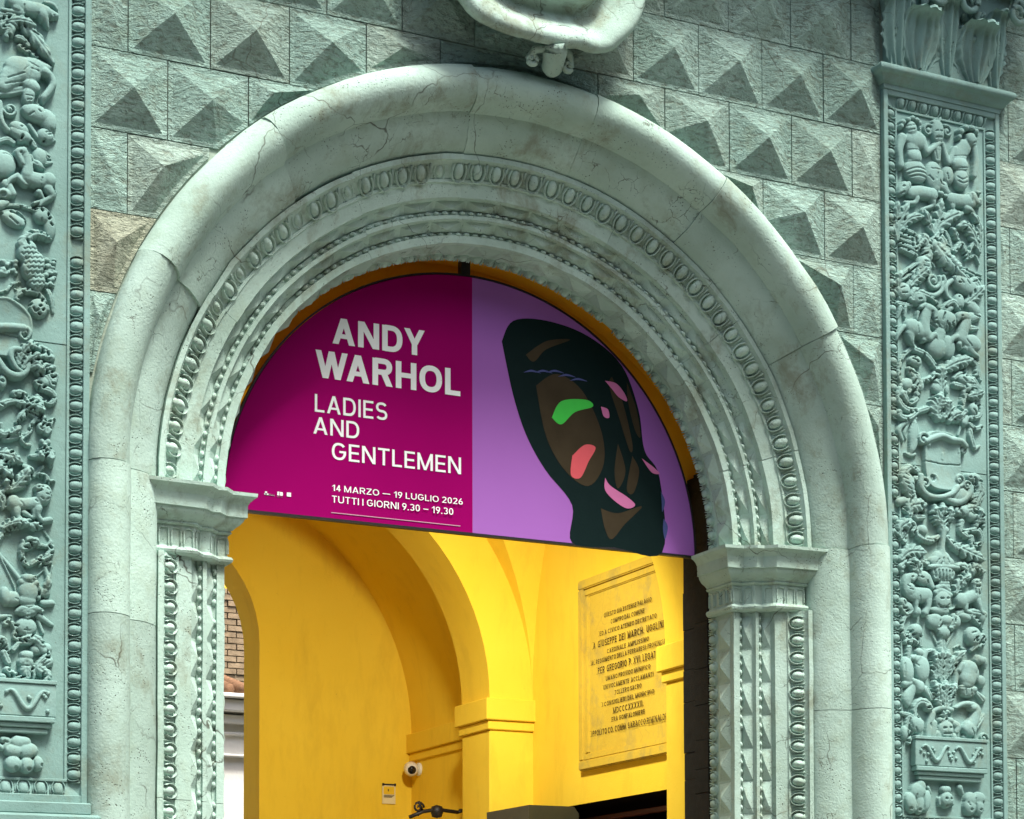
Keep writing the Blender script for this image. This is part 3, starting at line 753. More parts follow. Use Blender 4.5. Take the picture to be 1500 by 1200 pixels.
cr('helmet', 'e 1.4 650,330,115,70,-18; c 2.2 560,270,16 590,330,16 640,390,12; c 1.2 730,300,40 790,380,24; k .6 5 600,290 620,320; k .6 5 650,300 670,330; k .6 5 700,310 740,300; l .8 48 4 660,480 720,430 790,350; c .8 700,500,50 740,540,40; c .6 700,600,42 760,590,30; k .6 6 720,580 770,600; c .6 690,690,30 760,690,14', B)
cr('winged_scroll', 'c 1.4 200,450,30 230,390,40 330,420,26 400,470,20 440,550,14; e 1 260,440,70,60; k .8 6 250,450 270,452; k .8 5 250,490 290,480; c 1.4 450,550,12 490,500,20 545,470,22 590,520,30; e 1.2 600,470,44,60; e 1 590,520,30,30; c .4 500,540,30 540,520,20; k .9 7 590,430 592,434; k .9 7 590,520 610,524', B)
cr('shell', 'c .8 350,600,30 400,650,50 470,640,72 540,640,40; e 1.4 480,620,110,70; k .7 5 350,650 420,700; k .7 5 400,640 440,700; k .7 5 480,640 480,710; k .7 5 540,640 520,700; e 1 410,850,90,85; e .8 510,850,60,90; c .8 440,730,50 420,800,60; k .4 4 470,720 465,900', B)
cr('horse', '''c 2 195,680,58 270,720,56 320,750,48; e 2.4 200,690,62,66; c 2.4 300,730,48 300,640,42 320,560,38; c 2.8 330,530,34 375,560,30 382,620,22; c 2.4 270,520,16 310,500,18 340,520,14; c 2 250,560,14 240,620,10; c 2.4 340,780,28 390,750,20 410,815,14; e 2.2 405,822,20,16; c 2 290,790,24 330,790,14; c 2.2 180,740,40 190,800,22 215,850,10; c 1.6 130,680,20 90,740,16 75,790,8; k .8 6 350,560 356,562; k .6 6 375,625 392,618; k .5 4 230,680 240,740''', B, 'rearing horse facing right')
cr('horse', '''c 2 720,830,58 650,800,50 610,770,48; e 2.4 700,820,66,62; c 2.2 610,780,46 630,700,42 650,630,36; c 2.6 650,600,34 590,590,28 572,630,18; c 2.2 570,770,24 535,790,18 505,845,14; c 2.2 590,830,24 605,860,14; c 2.2 680,860,36 700,900,24 750,930,14 755,960,10; c 1.8 640,860,24 680,910,12; c 1.6 680,620,16 690,700,12; k .8 6 600,595 606,597; k .5 4 640,790 680,850''', B, 'rearing horse facing left')
cr('acanthus_scroll', 'c .6 230,840,18 130,930,18 100,1060,20 115,1130,20; c .9 230,870,26 330,920,26 410,1030,24; e 1.6 230,970,56,42; v 1.2 240,960,52,1.2,1,200; c 1.2 180,1030,20 230,1100,46 260,1170,44; c 1.2 300,1130,20 360,1110,22 400,1060,16; e 1.4 160,1160,50,44,30; k .8 6 200,950 240,970; k .8 6 200,1060 240,1080; l .6 56 5 450,1230 440,1120 450,1010', B)
cr('acanthus_scroll', 'l .8 52 5 480,1030 580,980 690,960; c 1 650,1020,18 660,1070,20 700,1100,18; c .8 700,950,18 750,1000,20 740,1080,18; c 1.2 560,1110,18 610,1080,26 660,1110,30 710,1140,26; e 1.6 640,1120,60,40; c 1 560,1160,24 640,1180,22; k .8 6 620,1110 650,1140; c .6 760,1000,22 780,1120,20; c .8 720,1120,24 770,1190,20', B)
cr('acanthus_scroll', 'c .8 130,20,26 95,100,24 110,180,26 170,230,26 240,230,20; c 1.4 170,80,24 200,40,22 240,60,24 240,140,26 190,180,20; c 1.6 130,100,30 160,160,20; c 1.2 100,250,24 110,290,26 180,300,24 250,250,18; c 1 270,240,20 330,220,24; k .9 6 170,120 200,100; k .9 6 210,90 230,120', C_)
cr('acanthus_leaf', 'l .8 70 6 420,290 410,210 440,110; l .8 60 5 470,290 500,240 490,150; l .6 46 4 520,320 560,280 610,270; e 1 400,200,60,60; e .8 420,50,50,50; e .8 490,60,26,44; k .5 4 440,220 430,300', C_)
cr('acanthus_scroll', 'c 1.6 590,310,26 650,250,22; k .5 4 590,300 640,250; k .5 4 605,315 655,262; c 1.4 620,220,22 640,110,24 660,40,34; e 1.6 660,45,40,36; c 1 690,30,22 760,40,20; l .8 40 4 680,120 730,110 790,90; c 1 700,300,22 770,280,22 780,200,18 730,170,14; e 1.2 720,230,40,50; c 1.2 640,340,30 660,300,22; c 1 690,350,18 740,390,20 790,370,18; k .8 6 710,230 740,270', C_)
cr('ribbon', 'c .3 240,300,18 150,340,20 100,400,22 130,480,18; c .4 230,330,20 230,420,46 220,520,36 200,590,16; c .3 200,310,14 150,420,14 165,470,8; c .5 160,590,12 200,610,14 240,600,12; k .4 4 220,340 180,440; k .4 4 240,350 240,480', C_)
cr('ribbon', 'c .3 700,370,16 700,450,26 730,540,20; c .3 740,560,14 780,530,12; c .3 620,370,14 600,440,12; k .4 6 690,410 720,530', C_)
cr('heraldic_shield', '''p 3.4 455,660,160,215; c .4 460,600,20 460,640,20; c 3.0 310,500,20 380,470,22 450,455,20 520,485,22 600,500,22 640,540,20; v 2.6 290,480,58,1.5,1,-40; v 2.2 625,570,46,1.4,-1,-150; c 3 265,790,22 262,880,24 320,950,22 420,968,20 520,940,20 570,890,20; v 2.8 305,850,46,1.3,-1,150; v 2.8 590,820,50,1.4,1,250; c 2 480,975,26 580,1010,26 670,950,24 690,880,20; v 2.8 655,868,38,1.4,1,0; v 1.8 380,805,36,1.3,1,0; k .7 4 195,665 350,665 450,685 620,700; e 1 600,950,90,70; k 1.2 22 372,800 374,806''', C_, 'blank curling heraldic shield with a crack across it')
cr('parrot', 'c 1.6 240,745,24 190,715,28 135,770,34 160,870,50 200,950,40 215,975,20; c 2 200,715,26 260,740,14; c 1.6 230,810,24 290,800,14; e 2 165,850,56,80,15; k .6 4 120,800 150,820; k .6 4 130,840 160,860; k .6 4 150,880 180,900; k .6 4 180,920 200,940; k .6 4 140,770 165,790; k .6 4 190,850 215,880; k .6 4 170,930 195,960; k .9 5 215,725 222,727', C_, 'small parrot left of the blank shield')
cr('monkey', 'c 1.6 680,800,36 740,820,46 770,900,44 750,980,44 720,1040,26; e 2.2 690,800,44,32; e 2.2 735,810,34,30; k .9 7 672,800 680,802; k .9 7 705,805 715,806; k .7 4 740,900 700,980; k .7 4 765,920 730,1000; k .7 4 780,960 750,1020; c 1.4 700,880,22 700,960,20; k .7 4 720,850 740,890', C_, 'crouching animal right of the blank shield')
cr('acanthus_scroll', 'l 1.0 60 5 180,1120 190,1040 300,1030; c 1.4 250,1010,34 300,1040,24 310,1080,18; c .8 100,1000,30 140,990,30; c 1.2 240,1130,30 300,1130,20; l .8 50 4 110,1300 100,1220 180,1160; c 1 140,1330,26 160,1230,24 210,1180,24 240,1260,22; c 1 220,1250,26 290,1300,30 370,1320,28 430,1290,16; e 1.4 290,1240,44,40; k .8 7 260,1260 300,1290; k 1 6 130,1310 165,1260; l .8 56 5 110,1480 180,1420 300,1430; k .8 6 180,1120 160,1180', C_)
cr('acanthus_leaf', 'l 1 52 5 450,1200 400,1100 380,1040; l 1 52 5 460,1200 500,1120 520,1060; l 1.2 56 5 455,1220 450,1120 445,1030; c .8 455,980,16 455,1030,16; k 1.2 14 460,1120 455,1150', C_)
cr('acanthus_scroll', 'e 1.6 630,1080,56,40; c 1.4 580,1080,30 640,1070,34 730,1060,38 790,1120,30 800,1200,20; l .8 50 5 740,1200 760,1120 780,1080; c 1.2 620,1170,24 610,1240,22 660,1290,24; e 1.4 700,1120,44,36; c 1 650,1250,20 700,1240,20 760,1240,26 790,1310,24 770,1370,18; c 1.2 700,1300,24 710,1370,26 760,1360,20; c 1 500,1300,24 560,1370,34 620,1390,40; k 1 12 610,1340 614,1345; l .8 52 5 560,1360 660,1420 790,1490; k .8 6 600,1080 620,1110; k .8 6 760,1290 750,1340; k .8 6 700,1100 730,1110', C_)
cr('urn', '''c 1.2 465,90,34 462,160,24 455,250,24 455,310,40; e 1.2 470,95,48,36; e 1.4 455,365,110,56; e 1 455,345,80,70; c 2.6 340,405,16 455,402,18 580,415,16; e 1.8 460,455,106,62; c 1.6 400,490,30 520,490,30; c 1.8 440,540,16 500,540,16; c 1.2 440,565,24 500,570,24; k .8 6 380,430 390,490; k .8 6 410,435 418,500; k .8 6 440,438 445,510; k .8 6 470,440 472,510; k .8 6 500,440 500,505; k .8 6 530,438 525,490; k .6 5 400,370 420,340; k .6 5 450,370 455,330; k .6 5 500,370 490,340; k .6 5 430,390 440,370''', D)
cr('horned_mask', 'e 1.6 455,690,72,80; c 1.4 410,580,20 460,565,22 510,600,20; c 1.4 400,620,22 440,600,22 520,640,22; e 2.8 462,690,16,30; k .9 8 430,670 445,672; k .9 8 480,672 496,668; k 1 9 430,745 500,745; k .7 5 410,720 430,740; k .7 5 500,720 480,740; c 2.4 415,655,12 450,650,10; c 2.4 480,650,10 510,655,12; e 1.2 440,770,80,34', D, 'bearded grotesque mask below the urn')
cr('acanthus_scroll', 'c 1.2 115,400,28 150,370,28 210,350,34 270,345,34 330,375,24; e 1.4 225,380,50,56; c 1 270,360,34 270,440,22; l 1 50 4 270,480 230,400 210,340; k .9 6 215,400 218,410; c .8 110,410,16 120,440,20; e 1.2 300,500,66,56; c 1 330,500,40 370,570,26; k .8 6 270,490 285,495; k .8 6 320,520 330,540', D)
cr('acanthus_scroll', 'c 1.2 590,400,28 640,400,34 640,440,30; c 1.8 690,430,40 730,410,48 780,440,24; c 1.6 790,440,20 810,440,14; c 1.2 600,560,26 640,500,40 690,460,40; l .8 46 5 570,620 610,530 680,480; k .8 6 670,410 672,450; k .8 6 600,540 602,580', D)
cr('hound', 'c 1.8 205,480,24 165,500,32 150,560,34 175,620,46 240,640,56 320,640,52; c 2 225,480,20 200,510,24; c 2.2 240,470,10 205,460,14; e 2.2 180,600,50,54; c 1.8 230,690,26 230,740,20 235,790,24; c 1.8 330,680,38 330,740,24 310,790,26; e 2.2 245,780,26,34; k .8 6 190,490 196,490; k .6 4 150,560 170,575; k .6 4 165,590 190,600; k .6 4 200,560 210,580; k .5 4 250,650 260,690', D, 'seated hound looking up, left of the mask')
cr('lion', 'c 1.8 615,690,52 680,660,42 730,640,46; e 2.2 612,685,52,56; c 2.2 740,600,42 735,550,34 745,530,26; e 2.6 738,545,38,36; c 1.8 745,680,30 770,760,20 790,790,22; c 1.8 640,720,32 650,770,20 690,785,18; c 1.2 570,720,10 560,745,8 530,760,7; k .9 8 725,570 750,570; k .8 6 722,535 728,536; k .8 6 750,532 756,533; k .6 4 760,590 780,630; k .6 4 740,600 750,640; k .6 4 715,590 720,630', D, 'small standing lion right of the mask')
cr('acanthus_scroll', 'c 1 560,820,24 620,790,30 690,800,30; e 1.4 640,820,64,30,-10; c 1.2 700,780,28 760,790,30 810,800,28; c 1 720,830,24 770,880,18 800,920,12; e 1 790,820,34,50; e 1.2 130,700,34,36; c .9 120,740,24 160,790,26 210,760,20; k .8 6 130,690 140,720; e .8 165,740,52,44', D)
cr('acanthus_leaf', 'e 1.2 395,860,66,56; e 1.4 400,840,60,40; e 1.4 490,850,60,40; e 1.2 570,860,44,50; c .8 420,920,30 520,900,40 570,870,40; k .7 6 430,850 420,890; k .7 6 535,850 520,890; e 1.2 470,950,54,50; k .8 6 440,980 445,1000; c .4 460,1000,30 460,1100,44; c .2 380,950,12 440,1080,12; c .2 560,950,12 480,1090,12', D)
cr('acanthus_scroll', 'c 1 210,790,16 150,820,18 125,890,20 130,950,22 160,1000,20 190,960,20; e 1.8 235,935,50,48; c 1.2 200,930,18 210,980,18 280,970,20; c 1.2 150,1030,22 200,1020,28 240,1040,22; c .8 270,1000,22 280,1060,20; c 1 180,1080,26 170,1170,20; e 1.4 265,1120,36,34; c 1 300,1160,30 320,1110,22; k .8 6 140,890 145,895; k .8 6 150,950 175,960', D)
cr('acanthus_scroll', 'e 1.6 715,985,70,70; v 1.4 720,1000,50,1.2,1,20; c 1.2 760,1000,24 800,980,22 810,1030,20 780,1070,18; c 1.2 740,1060,26 700,1100,18; c .4 570,1080,10 610,1060,10 630,1080,10 660,1085,8; k 1 10 725,1000 735,1020; k .8 6 690,960 720,950; k .8 6 790,1010 770,1040', D)
cr('acanthus_leaf', 'l .4 56 5 400,1330 410,1200 380,1110; l .4 56 5 470,1330 480,1200 500,1110; l .6 40 4 430,1330 440,1200 440,1090; c .6 330,1110,20 380,1100,16; l .3 36 4 520,1300 560,1180 640,1110', D)
S5 = 5.0
def ce(part, spec, label=None): return cr(part, spec, E_, label, S5)
ce('round_shield', 'e 1.2 145,110,48,86,5; k .5 4 120,60 118,150; c 1.6 180,20,18 200,10,16; c 1.4 210,30,26 230,20,22; e 1.6 250,100,56,84; c 1.6 180,180,16 230,230,40; e 1 220,60,30,30; c .8 130,210,24 170,200,20; c .8 190,230,30 150,310,40 150,350,26; c .6 280,250,26 320,310,22; k .6 4 290,240 320,320; k .6 4 200,60 215,80', 'round shield and trophy of arms on the left')
ce('cuirass', '''c 1.8 590,100,56 585,160,62 575,200,48; e 2 600,100,56,50; e 2 580,170,60,60; c 1.6 540,240,22 580,250,30 630,250,24; e 1.2 585,260,66,44; c 1.8 540,70,20 520,110,18; c 1.6 650,40,24 700,40,26 710,90,14; e 1.8 660,30,30,30; e .8 650,140,24,50; c .4 640,260,14 700,320,26; e .5 690,190,34,40; k .5 4 520,235 580,240 640,230; k .6 4 560,250 565,285; k .6 4 600,255 605,290; c .6 510,120,20 495,230,20; k .4 3 660,280 700,330''', 'empty suit of armour with a skirt of plates')
ce('acanthus_leaf', 'l .5 50 6 400,370 370,280 340,200; l .5 50 6 440,370 450,290 490,220; l .7 44 5 420,370 415,290 420,200; e .8 375,330,28,40; e .8 435,330,24,40; l .2 30 4 390,190 370,100 330,10; l .2 30 4 420,190 440,90 480,10; c .4 400,200,24 395,60,26; k .8 8 380,60 385,80; k .8 8 405,10 408,14; k .6 4 370,290 378,330; k .6 4 440,300 440,330', 'spreading leaf cup')
ce('eagle', 'c 1.6 310,390,20 280,350,26 230,340,24 195,380,20 200,440,20 230,500,34; e 2 295,380,34,24,-25; c 1.2 110,425,14 160,440,18 200,480,30; e 1.8 210,510,50,60,20; c 1.4 230,560,22 225,610,16; c .8 150,460,20 140,540,16 180,570,16; k .8 6 290,375 300,378; k .7 5 310,400 330,410; k .6 4 160,480 175,530; k .6 4 190,530 205,560; e 1 125,570,26,46; c 1 215,600,20 240,630,18', 'long necked eagle on the left of the bearded head')
ce('bearded_head', '''e 1.8 420,550,60,66; c 1.0 340,410,14 400,385,20 470,400,18; c .6 330,430,26 310,530,30 300,600,26; c 1.6 390,480,22 420,470,20 460,480,20; e 3.0 425,545,12,22; k .9 7 395,535 408,535; k .9 7 440,532 452,532; k .9 6 400,575 450,575; c 1.4 370,580,26 380,640,30 440,660,34; c 1.4 480,600,26 500,650,26; e 1.8 440,665,34,24; c 1.2 480,500,24 510,520,26 500,560,22; k .7 4 400,600 410,650; k .7 4 440,600 440,650; k .7 5 310,500 330,570; k .7 5 340,480 355,540; k .7 4 380,500 390,480; c 1 340,500,26 330,590,26; l .6 26 3 400,480 420,430 440,420''', 'bearded head under a hood above the casket')
ce('songbird', 'c 1.6 500,385,10 560,355,16 620,365,22 650,400,30 640,450,34 620,500,40 580,540,36; e 2 625,385,36,26; e 1.8 600,540,50,56; c 1.4 630,570,16 640,620,12; c 1 650,530,18 690,470,16 710,430,10; c .8 560,600,14 620,620,12; v .8 710,605,34,1.3,1,0; k .8 6 590,385 596,388; k .5 4 600,540 620,580; k .6 3 650,520 700,450', 'crested bird on the right of the bearded head')
ce('scaly_arm', 'c 1.8 210,620,30 260,640,28 330,650,28; c 1.2 160,640,14 170,610,16 200,600,16; k .6 4 230,610 235,650; k .6 4 260,615 265,660; k .6 4 290,625 295,670; c 1.8 520,630,26 560,660,26; c 1.8 620,670,30 690,660,34; k 1 10 680,670 686,672; c 1.4 560,640,22 620,640,22; k .7 4 600,640 600,680')
# casket: a true box with mouldings, standing proud of the panel
def casket(s, parent):
    a, b = PXI+.165, PXO-.175
    x0, x1 = sorted((s*a, s*b))
    c = link('casket', boxm('casket', x0, x1, PANY-.055, PANY, 2.955, 3.115, .004), M['carve'], parent)
    link('lid', boxm('lid', x0-.004, x1+.004, PANY-.062, PANY, 3.116, 3.136, .003), M['carve'], c)
    link('foot_moulding', join('foot_moulding', [boxm('q', x0+.005, x1-.005, PANY-.060, PANY, 2.925, 2.953, .004), boxm('q', x0+.02, x1-.02, PANY-.047, PANY, 2.900, 2.924, .004), boxm('q', x0+.035, x1-.035, PANY-.036, PANY, 2.872, 2.899, .004)]), M['carve'], c)
    for kx in (.27, .73):
        cx = x0+(x1-x0)*kx; w = (x1-x0)*.19; pts = []
        for i in range(25):
            t = i/24; pts.append((cx-w+2*w*t, PANY-.060, 3.035+.045*math.sin(t*2*math.pi*1.25+.6)))
        link('scrollwork', tubem('scrollwork', pts, [.006+.008*abs(math.sin(math.pi*i/24)) for i in range(25)], 8), M['carve'], c)
    for kx, w in ((.16, .05), (.5, .03), (.84, .05)):
        cx = x0+(x1-x0)*kx
        b3 = bmesh.new()
        for q in range(7):
            bmesh.ops.create_uvsphere(b3, u_segments=8, v_segments=6, radius=.011, matrix=Matrix.Translation((cx+random.uniform(-w, w), PANY-.057, 3.03+random.uniform(-.05, .045))))
        me = bpy.data.meshes.new('berries'); b3.to_mesh(me); b3.free(); me.shade_smooth(); o_ = link('berries', me, M['carve'], c); o_['kind'] = 'stuff'
casket(1, pr)
ce('lion_paw', 'e 1.6 170,1080,44,66,15; e 1.6 228,1080,36,74; e 1.6 280,1070,34,70,-10; e 1.4 220,1000,60,60; c 1.2 240,960,40 220,1000,50; k .8 8 160,1120 164,1122; k .8 8 225,1130 229,1132; k .5 5 200,1020 195,1120; k .5 5 255,1020 258,1120; c .8 300,970,14 320,1010,10', 'clawed lion paw foot on the left')
ce('small_mask', 'e 1.8 430,1060,50,50; c 1.2 410,985,24 440,985,24; c 1.2 410,1000,16 440,1000,16; k .9 8 415,1050 418,1052; k .9 8 450,1050 453,1052; e 2.8 435,1075,14,22; c 1 385,1090,14 380,1050,12; c 1 470,1070,12 480,1090,12; k .7 5 420,1100 455,1100')
ce('lion_paw', 'e 1.4 600,1110,46,56; e 1.4 665,1110,42,54; e 1.2 610,1060,50,50; e 1.2 670,1050,50,44; c .8 530,970,22 550,1010,14; k .8 7 600,1130 606,1132; k .8 7 670,1130 676,1132; k .6 5 635,1050 640,1150; k .6 5 580,1080 590,1100; k .6 5 690,1070 700,1100', 'worn lion paw foot on the right')

# left pilaster
S6 = 6.0
def cl(part, spec, oy, label=None, sc=S6): return carve(part, spec, (0, oy), sc, pl, label=label)
cl('lioness', 'c 2 110,20,60 220,70,66 330,90,64 400,110,56; e 2.4 370,130,56,70,10; c 2 390,170,40 410,220,22 420,245,14; c 2 150,80,60 180,120,40 120,110,26 20,90,22; c 1.6 440,100,24 490,140,30; k .6 5 205,60 200,150; k .6 5 330,130 340,180; e 1.6 460,140,40,30; k .7 5 440,150 450,180; k .7 5 470,140 475,175; c 1.2 400,20,20 470,40,22 500,80,16', 0)
cl('acanthus_leaf', 'l .4 70 6 -60,140 100,150 250,260 460,560; l .8 60 5 20,200 160,190 300,240; c 1.6 20,240,40 90,260,50 60,320,40; v 1.4 40,250,60,1.2,1,90; k .9 10 20,250 60,210; k .9 7 290,290 330,320; c 1.4 150,330,26 190,340,30 250,400,24; c 1 180,410,30 240,450,26 330,500,22; k .8 8 140,360 220,380; k .8 7 280,460 310,464; c .6 290,290,14 440,480,12', 0)
cl('swan', '''c 1.6 30,760,60 130,650,110 260,610,110 380,600,50 440,600,22; e 2.0 200,620,170,120,-12; c 2.6 390,640,40 440,680,34 460,750,34 420,820,34 380,870,32 370,910,16; e 2.4 270,760,90,60,-20; c 2 250,830,60 245,880,54 250,910,26; c 1.4 -30,780,24 100,790,22 240,770,26; c 1.4 -30,830,22 100,820,18 200,800,20; c 1.2 -30,730,20 100,720,18 220,700,20; k .6 5 60,700 200,660; k .6 5 40,750 210,720; k .5 4 200,640 240,600; k .5 4 260,620 330,640; k .5 4 240,560 330,610; k .6 4 220,850 280,860; k .6 4 230,890 270,890; c 1.8 340,920,10 300,960,9 260,980,8; c 1.6 240,940,10 260,990,9''', 0, 'swan bending its neck down to a basket')
cl('basket', 'e 1.8 320,1000,140,80,-12; e 1.2 420,1060,80,110,20; k .7 6 250,1020 290,1000; k .7 6 330,980 350,1000; k .7 6 390,960 380,990; c 1 480,1020,16 470,1100,20; k .7 6 400,1160 420,1170; k .7 6 440,1140 470,1150; v 1.6 90,960,66,1.5,1,200; c 1.2 0,900,26 10,1040,26 60,1130,24 120,1160,20; e 1.4 170,1130,90,60,-20; c .8 260,1100,24 330,1200,22; k .7 7 180,1120 190,1124', 0)
cl('acanthus_leaf', 'e 1.4 180,40,110,60,-20; c 1.0 -30,110,22 60,80,26 120,110,24; c 1 170,90,30 260,90,34 310,150,26; e .8 400,50,80,70; c .8 330,60,16 400,115,18 480,90,16; k .7 6 400,30 440,20; k .7 6 420,50 460,40; c .3 350,160,12 420,200,14; c .4 390,190,20 440,220,12; c .4 400,240,18 450,250,10; c .4 400,290,24 460,280,12; e .4 350,240,70,90; k .6 5 420,200 460,205; k .6 5 410,250 470,262', 190)
cl('horse', '''c 2.2 240,420,66 330,450,68 420,450,64; e 2.6 425,450,66,72; c 2.6 235,400,56 240,310,46 215,230,42; c 3 200,200,40 150,210,34 180,290,28 205,330,20; c 2.4 150,410,28 80,450,24 55,500,18; c 2.6 160,430,26 210,480,22 240,490,14; c 2.4 420,530,50 450,590,30 380,640,22 350,670,16; c 2.2 340,560,34 380,610,16; c 2 450,600,18 300,650,18; c 1.6 480,500,16 490,560,12 480,600,8; c 1.4 270,230,20 310,290,16 390,340,12; e 1.4 330,310,60,40,-30; k .9 8 170,215 176,218; k .6 5 360,440 350,500 390,550; k .6 5 190,320 205,330; k .5 4 260,260 320,310; k .5 4 270,300 330,340''', 190, 'rearing horse looking back over a drum')
cl('drum', 'e 1.0 20,300,130,130; e 1.4 40,560,70,50; c 1.6 -20,540,16 60,540,18 100,580,14; k 1.2 22 20,570 30,572; c 1 60,480,50 110,560,40; c .6 0,660,50 60,640,30; k .5 5 20,220 80,230 150,320; v .8 70,420,40,1,1,0', 190)
cl('acanthus_scroll', 'c .9 -30,670,18 150,660,18 270,690,20 310,710,16; c 1 -20,730,16 130,710,16 220,790,18 200,840,14; e .8 120,790,110,60,-20; c 1.8 310,710,22 380,700,22 440,760,20 440,850,18 420,920,14; e 1 370,760,80,70; k .8 8 130,700 220,790; k .8 7 80,770 150,830; k .8 7 360,790 370,860 340,890; k .7 6 250,840 260,870; k .7 6 280,860 290,885; k .7 6 320,870 328,890; e .4 440,850,60,130', 190)
cl('peacock', '''c 2.4 420,950,24 370,930,36 300,920,44 230,960,50 200,1010,56; e 2.4 240,1080,90,110,-15; e 2.6 290,1200,100,140,-20; e 2.2 320,1330,80,100,-10; c 1.8 330,1400,36 335,1460,10; c 2.4 410,960,20 445,970,14; k .8 9 415,965 430,968; '''+';'.join('k .6 6 %d,%d %d,%d %d,%d' % (x-16, y-6, x, y+12, x+16, y-6) for y in range(1060, 1400, 42) for x in range(190+(y//42 % 2)*22+(y-1060)//5, 400, 44)), 190, 'bird with scaly plumage and bent neck')
cl('foliage', '; '.join('e %.1f %d,%d,%d,%d' % (random.uniform(.4, 1.2), random.uniform(-10, 150), random.uniform(10, 130), random.uniform(16, 34), random.uniform(14, 26)) for _ in range(26))+';'+'; '.join('e %.1f %d,%d,%d,%d' % (random.uniform(.4, 1.2), random.uniform(390, 490), random.uniform(0, 230), random.uniform(16, 34), random.uniform(14, 26)) for _ in range(24)), 380)['kind'] = 'stuff'
cl('acanthus_scroll', 'c .6 -20,280,14 60,270,16 110,210,14 180,200,14; v .6 150,235,36,1.2,-1,0; c 1.8 150,350,26 180,290,28 260,275,28 330,300,24 390,370,24 420,440,20; v 1.8 330,430,74,1.8,1,60; e 1 340,430,84,90; c 1.4 330,290,12 340,240,8; c .4 400,230,20 450,330,30 470,460,16; k 1.4 9 292,430 310,460 330,450', 380)
cl('oval_shield', '''p 3.0 10,600,262,270; c 2.2 -20,345,16 80,355,18 190,430,18 260,520,18 275,650,14; c 2.4 -20,600,36 100,600,34 200,610,34; v 2.8 205,660,66,1.4,-1,60; c 2.8 180,800,24 110,800,26 90,860,28 130,950,26 180,990,22;  c 2.4 -30,880,34 50,990,36 150,1030,34 230,990,26 250,920,22; v 2.4 205,930,50,1.2,1,0; v 1.2 -10,400,40,1.2,1,0; k .6 5 -10,645 60,665 160,690; k 1.0 20 215,670 218,690; e 1.4 20,1080,40,70; k 1 12 10,1070 20,1080''', 380, 'oval shield with rolled edges')
cl('acanthus_scroll', 'l 1 66 6 160,920 200,820 280,740; l 1.2 56 5 200,960 290,870 370,860; l 1.2 56 5 250,960 320,930 380,990; c 1.6 270,740,40 350,780,40 430,820,36; c 1.8 400,860,40 450,870,36; c 1.8 390,940,36 470,950,30; c 1.6 340,1000,30 410,1030,34 460,1110,30; c 1.6 440,1000,30 490,1020,28 480,1080,24; c 1.8 320,1080,30 360,1130,30 440,1160,30 480,1200,22; e 1.2 380,1080,60,60; k .8 7 210,840 240,850; k .8 7 260,790 290,800; k .8 7 350,840 340,880; k .8 7 390,890 440,880; k .8 7 380,960 460,930; k .8 7 270,1010 310,1040; k .8 7 190,1060 290,1120', 380)
cl('acanthus_scroll', 'c 1.2 330,60,22 400,110,22 460,120,28 480,60,30 440,0,26; c 1.6 130,40,36 190,40,36 240,80,36 330,110,40 380,180,26; l 1 52 5 170,120 260,130 380,190; c 1.2 190,140,22 250,170,24 330,210,22; c 1.4 10,140,36 70,110,30 150,100,20; k .9 9 130,50 160,60; k .9 9 180,80 230,120; k .9 9 240,80 270,130; k .9 8 360,150 380,180; k .8 7 0,130 40,150', 570)
cl('acanthus_scroll', 'c 1.2 230,190,30 190,240,36 150,290,18; c .9 230,250,18 260,220,20 310,240,20; c 2 -20,370,26 40,400,30 110,370,34 170,340,26; e 2 140,370,54,40,20; c 1.4 10,310,24 20,360,20; c 1.2 200,420,22 260,380,22 280,310,22 330,260,22 360,290,18; c 1.4 200,450,30 230,480,28 260,490,20; k .8 8 140,390 180,370; k .8 6 250,350 280,350; k .8 6 270,310 300,320; c .9 -20,430,30 100,430,30 200,400,20', 570)
cl('bellflower', 'c 1.4 390,260,24 400,320,36 410,380,34; c 1.4 480,260,16 440,300,30 430,370,30; e 1.2 360,340,40,50; e 2 370,465,22,30; e 2 420,470,28,32; l 1.4 60 4 390,500 380,560 330,600; l 1.6 50 4 400,500 430,560 450,650; c 1.8 270,590,20 330,590,26; c 1.4 440,600,26 450,670,22; k 1 10 355,340 365,350; k .9 8 430,310 445,350; k .9 7 365,560 375,590; k .9 7 410,540 420,560; c 1 390,240,18 400,270,16', 570)
cl('leaf_fan', 'l 1 70 5 -60,560 80,590 180,650; c 1.6 -20,640,30 60,660,34 100,690,22; l 1 60 5 -60,720 20,700 100,770; k .8 8 110,620 130,650; k .8 8 140,570 160,580; l .8 56 5 30,900 60,860 50,800; l .8 56 4 100,880 180,800 260,700; c 1.4 230,690,34 270,710,34; c 1 190,760,40 240,790,40; c .8 130,860,40 200,850,30; k .8 7 190,700 195,760; k .8 7 260,710 280,730; c .4 300,760,24 380,680,22; c 1.4 340,750,22 400,770,30 430,820,30 470,810,22; c .8 -20,920,40 20,960,40 30,1040,20; k .8 7 10,960 20,980', 570)
cl('lion', '''c 2 120,1010,62 220,1010,54 320,1000,56; e 2.4 120,1000,60,70; e 2.8 380,930,76,96,-10; e 3.2 340,880,44,46; c 2.2 330,1050,44 330,1110,26 370,1160,24; c 2.2 140,1060,46 150,1120,30 200,1170,28 240,1190,20; c 1.8 210,1090,30 280,1130,18; c 2.0 290,1060,26 300,1130,16; c 1.2 80,1020,10 50,1035,9 -20,1030,8; k 1.1 10 320,905 350,900; k .8 8 325,870 332,872; k .8 8 360,868 368,870; k .7 5 400,880 420,900; k .7 5 390,930 420,940; k .7 5 400,980 420,970; k .7 5 350,960 370,980; k .7 5 300,980 320,1000; k .7 5 380,850 400,860; k .5 4 170,990 200,1030 180,1060; k .6 5 430,920 440,950''', 570, 'standing lion with a curly mane')
